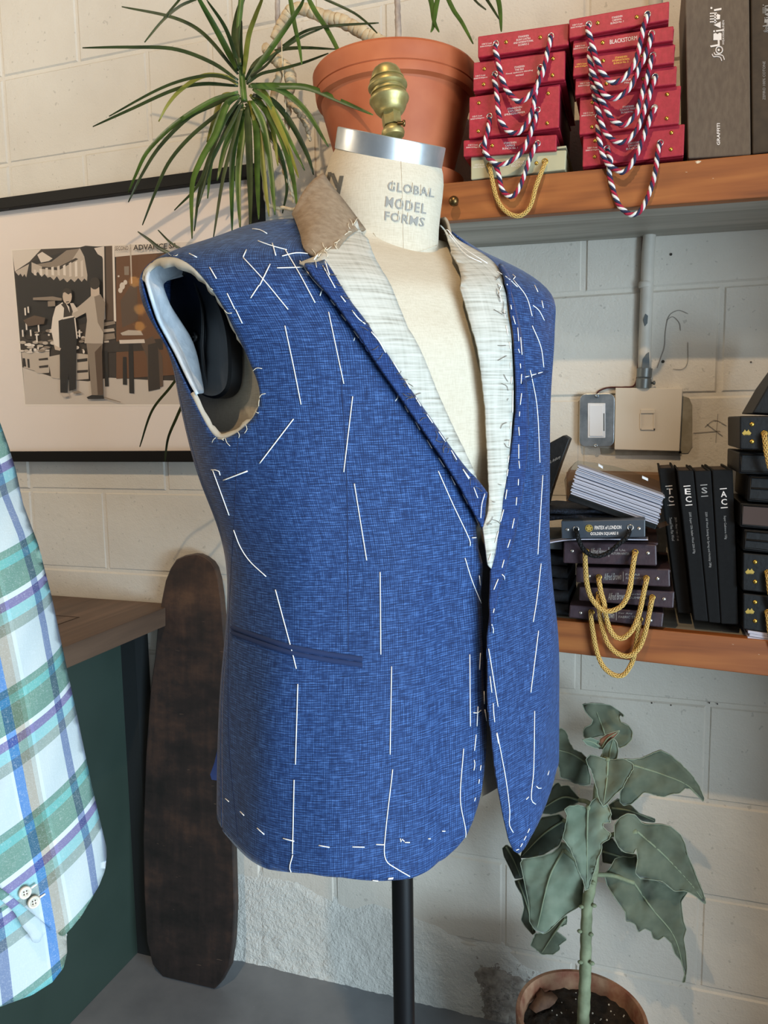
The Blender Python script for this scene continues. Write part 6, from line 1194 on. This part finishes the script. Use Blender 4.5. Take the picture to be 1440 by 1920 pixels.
drape_leaf(Z3([(730, 550), (770, 500), (800, 445), (850, 430), (900, 440), (940, 430), (940, 540), (960, 575), (1060, 585), (1120, 610), (1180, 655), (1270, 655), (1225, 720), (1230, 780), (1240, 850), (1258, 900), (1240, 960), (1255, 1050), (1262, 1150), (1250, 1240), (1230, 1245), (1250, 1180), (1220, 1100), (1185, 1060), (1160, 990), (1115, 945), (1080, 970), (1045, 960), (1030, 915), (990, 895), (950, 920), (930, 870), (895, 850), (870, 850), (865, 790), (800, 700), (750, 620)]), Z3([(920, 600), (1040, 770), (1180, 950), (1255, 1220)]), 1.42, 1.45, -.016, 'felt_leaf', kp, pet=(1108, 1640, SY), noise=.014)
drape_leaf(Z3([(795, 230), (830, 180), (880, 155), (930, 165), (970, 215), (1000, 225), (1100, 225), (1160, 240), (1220, 290), (1250, 350), (1265, 420), (1300, 500), (1330, 580), (1365, 660), (1385, 735), (1370, 735), (1320, 690), (1280, 665), (1240, 650), (1180, 655), (1140, 620), (1100, 590), (1030, 580), (960, 570), (930, 540), (945, 450), (935, 380), (920, 415), (860, 405), (820, 370), (795, 310)]), Z3([(940, 270), (1100, 410), (1280, 600), (1380, 735)]), 1.38, 1.41, -.018, 'felt_leaf', kp, pet=(1114, 1580, SY), noise=.014)
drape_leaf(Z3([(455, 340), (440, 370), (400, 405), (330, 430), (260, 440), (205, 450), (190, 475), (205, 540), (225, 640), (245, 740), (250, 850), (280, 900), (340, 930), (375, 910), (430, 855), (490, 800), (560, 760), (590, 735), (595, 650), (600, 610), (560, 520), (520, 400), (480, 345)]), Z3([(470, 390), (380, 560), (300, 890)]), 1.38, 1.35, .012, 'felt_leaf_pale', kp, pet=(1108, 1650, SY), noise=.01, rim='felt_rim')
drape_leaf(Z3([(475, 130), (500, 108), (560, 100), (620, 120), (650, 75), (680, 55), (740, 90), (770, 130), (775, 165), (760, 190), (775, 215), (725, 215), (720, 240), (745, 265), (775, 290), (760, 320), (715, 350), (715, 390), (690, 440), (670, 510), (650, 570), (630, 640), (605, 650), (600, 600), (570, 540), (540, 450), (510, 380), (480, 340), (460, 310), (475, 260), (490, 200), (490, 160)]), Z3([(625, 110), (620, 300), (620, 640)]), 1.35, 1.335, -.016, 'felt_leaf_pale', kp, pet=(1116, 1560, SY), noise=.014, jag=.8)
drape_leaf(Z2([(525, 470), (550, 435), (590, 440), (660, 465), (740, 470), (800, 465), (860, 500), (865, 530), (835, 580), (800, 640), (790, 670), (740, 710), (690, 770), (650, 805), (620, 760), (600, 680), (580, 600), (560, 540), (535, 510)]), Z2([(680, 470), (675, 600), (650, 795)]), 1.36, 1.34, -.014, 'felt_leaf', kp, pet=(1126, 1435, SY+.01), noise=.01, jag=.7)
drape_leaf(Z2([(640, 460), (645, 400), (680, 350), (720, 318), (745, 350), (755, 410), (745, 465), (690, 480)]), Z2([(690, 470), (700, 400), (718, 325)]), 1.385, 1.37, -.012, 'felt_leaf_pale', kp, name='young_leaf')
drape_leaf(Z2([(500, 330), (560, 315), (620, 340), (640, 395), (590, 388), (530, 365)]), Z2([(630, 385), (570, 345), (505, 332)]), 1.385, 1.36, -.008, 'felt_leaf_pale', kp, name='young_leaf')
drape_leaf(Z2([(640, 395), (610, 360), (625, 320), (680, 285), (770, 262), (740, 300), (690, 350), (655, 385)]), Z2([(640, 385), (680, 320), (765, 266)]), 1.38, 1.37, -.006, 'terracotta_dirty', kp, name='young_leaf')
# dry fallen leaf on the soil
def soilpt(x, y, h=.0): return onZ(x, y, pZ-.022+h)
pl = [(992, 1890), (1006, 1870), (1004, 1850), (1010, 1846), (1022, 1862), (1034, 1860), (1043, 1868), (1046, 1872), (1040, 1882), (1030, 1890), (1018, 1894), (1005, 1900)]
P = np.array([soilpt(x, y, .006*math.sin(x*.2)) for x, y in pl]); mat('dry_leaf', '#5f4638', .8, col2='#7a5c48', scale=60); mb = MB(); c = P.mean(0)+np.array([0, 0, .006]); mb.add(list(P)+[c], [[i, (i+1) % len(P), len(P)] for i in range(len(P))])
t = thing('dry_leaf', c, 'curled dry brown leaf lying on the soil of the floor pot', 'leaf'); obj('blade', mb, 'dry_leaf', t, smooth=True, solid=.0012)

# ============================================================ PLAID SHIRT AT THE LEFT EDGE
sD = .62; e0 = [(-62, 560), (-32, 690), (0, 790), (16, 835), (30, 880), (44, 945), (72, 1020), (98, 1120), (121, 1230), (146, 1345), (171, 1465), (200, 1588), (214, 1680), (226, 1790), (238, 1930)]
top_p, bot_p = np.array([-250., 560.]), np.array([20., 1930.]); a3 = dep(top_p[0], top_p[1], sD); b3 = dep(bot_p[0], bot_p[1], sD+.03); axs = nrm(b3-a3); E1 = nrm(R2-axs*(R2@axs)); E2 = np.cross(axs, E1); E2 = E2 if E2@FW < 0 else -E2   # E2 faces the camera
ny, na = 90, 72; yy = np.linspace(570, 1925, ny); ex = np.interp(yy, [p[1] for p in e0], [p[0] for p in e0]); V = []; UVs = []; Lv = np.linalg.norm(b3-a3)
def tubept(fy, ang, inset=0.0):
    s = (fy-560)/(1930-560); c = a3+(b3-a3)*s; e = np.interp(fy, yy, ex); d = np.dot(c-CAM, FW); pe = dep(e, fy, d); r = abs((pe-c)@E1)*.985-inset
    w = 1+.018*math.sin(3*ang+fy*.006)+.012*math.sin(5*ang-fy*.011)
    return c+r*(E1*math.cos(ang)+E2*math.sin(ang)*.9)*w, r
for j in range(ny):
    for i in range(na):
        ang = 2*math.pi*i/na-math.pi/2; p, r = tubept(yy[j], ang); V.append(p); UVs.append((r*(ang-.13), Lv*(yy[j]-560)/1370))
Fq = [[j*na+i, j*na+i+1, (j+1)*na+i+1, (j+1)*na+i] for j in range(ny-1) for i in range(na-1)]; STree = BVHTree.FromPolygons([tuple(v) for v in V], Fq); Va = np.array(V); UVa = np.array(UVs)
SVX, SVY = proj(Va); SVD = (Va-CAM)@FW
shirt = thing('plaid_shirt', dep(60, 1250, sD), 'green, white and purple plaid cotton shirt hanging at the left edge', 'shirt')
def shirt_panel(pix, lift, name, voff=0.0, m='plaid_cotton', label=None, wav=0.0):
    V2, T = cdt(np.array(pix, float), 11, (), 6); W = []; uv = []
    for x, y in V2:
        h, n_, fi, ds = STree.ray_cast(Vector(CAM), Vector(ray(x, y)))
        if h is None:
            k = int(np.argmin((SVX-x)**2+(SVY-y)**2+np.where((UVa[:, 0] < -.12) | (UVa[:, 0] > .3), 1e6, 0))); d0 = ray(x, y); h = CAM+d0*((Va[k]-CAM)@FW); u_ = UVa[k]
        else:
            f = Fq[fi]; q0 = Va[f[0]]; A2 = np.array([Va[f[1]]-q0, Va[f[3]]-q0]).T; s, _, _, _ = np.linalg.lstsq(A2, np.array(h)-q0, rcond=None); u_ = UVa[f[0]]+s[0]*(UVa[f[1]]-UVa[f[0]])+s[1]*(UVa[f[3]]-UVa[f[0]]); h = np.array(h)
        d = nrm(np.array(h)-CAM); W.append(np.array(h)-d*(lift+wav*math.sin(x*.09+y*.03))); uv.append((u_[0], u_[1]+voff))
    Fc = []
    for f in T:
        n_ = np.cross(W[f[1]]-W[f[0]], W[f[2]]-W[f[0]]); Fc.append(f if n_@(CAM-W[f[0]]) > 0 else f[::-1])
    mb = MB(); mb.add(W, Fc, 0, uv); return obj(name, mb, m, shirt, smooth=True, solid=.0012, label=label)
PH = float(Lv*(859-560)/1370) % .097
VO = .097-PH-.0060
edge = [p for p in e0 if 790 <= p[1] <= 1588]
shirt_panel([(-60, 600), (-50, 600), (-32, 690)]+[(x-.5, y) for x, y in edge]+[(200, 1606), (197, 1632), (186, 1660), (155, 1714), (136, 1738), (119, 1756), (98, 1742), (60, 1712), (24, 1682), (0, 1664), (-60, 1625)], .0, 'sleeve', VO, wav=.0012)
shirt_panel([(-60, 1600), (0, 1640), (60, 1690), (124, 1738), (126, 1786), (119, 1815), (98, 1842), (60, 1866), (0, 1888), (-60, 1908)], -.016, 'shirt_tail', VO-.02)
shirt_panel([(-20, 1672), (5, 1690), (28, 1712), (42, 1738), (54, 1752), (62, 1768), (74, 1768), (82, 1752), (96, 1743), (80, 1722), (40, 1690), (0, 1662)], -.007, 'placket_fold', VO-.012)
V3 = []; U3 = []; j0 = list(range(0, 72, 3))
for j in j0:
    for i in range(0, na):
        k = j*na+i; s = (yy[j]-560)/1370; c_ = a3+(b3-a3)*s; V3.append(c_+(Va[k]-c_)*.90); U3.append((UVa[k][0], UVa[k][1]+VO))
mb = MB(); mb.add(V3, [[j*na+i, j*na+(i+1) % na, (j+1)*na+(i+1) % na, (j+1)*na+i] for j in range(len(j0)-1) for i in range(na)], 0, U3); obj('sleeve_lining', mb, 'plaid_cotton', shirt, smooth=True)
def shirt_pt(x, y, lift): h, n_, fi, ds = STree.ray_cast(Vector(CAM), Vector(ray(x, y))); n_ = np.array(n_); n_ = n_ if n_@ray(x, y) < 0 else -n_; return np.array(h)+n_*lift, n_
for x, y, a in ((45, 1672, .5), (61, 1690, .5)):
    c, n_ = shirt_pt(x, y, .0022); r = .0046; mb = MB(); mb.lathe(c, n_, [(r, -.001), (r*1.02, .0006), (r*.9, .0015), (r*.62, .0012), (r*.55, .0006), (0, .0005)], 24); b_ = obj('button', mb, 'shell_button', shirt, smooth=True)
    mb = MB(); e_ = nrm(np.cross(n_, (0, 0, 1)))
    for dx, dz in ((-1, 1), (1, 1), (-1, -1), (1, -1)): mb.sphere(c+e_*dx*.001+np.cross(e_, n_)*dz*.001+n_*.0008, .00055, 6)
    obj('button_hole', mb, 'black_edge', b_)
    P = [shirt_pt(x+12+14*k, y-8-10*k, .0016)[0] for k in (0, .35, .7)]; mb = MB(); mb.tube(P, .0007, 5); obj('buttonhole_bar', mb, 'white_thread', shirt, smooth=True)
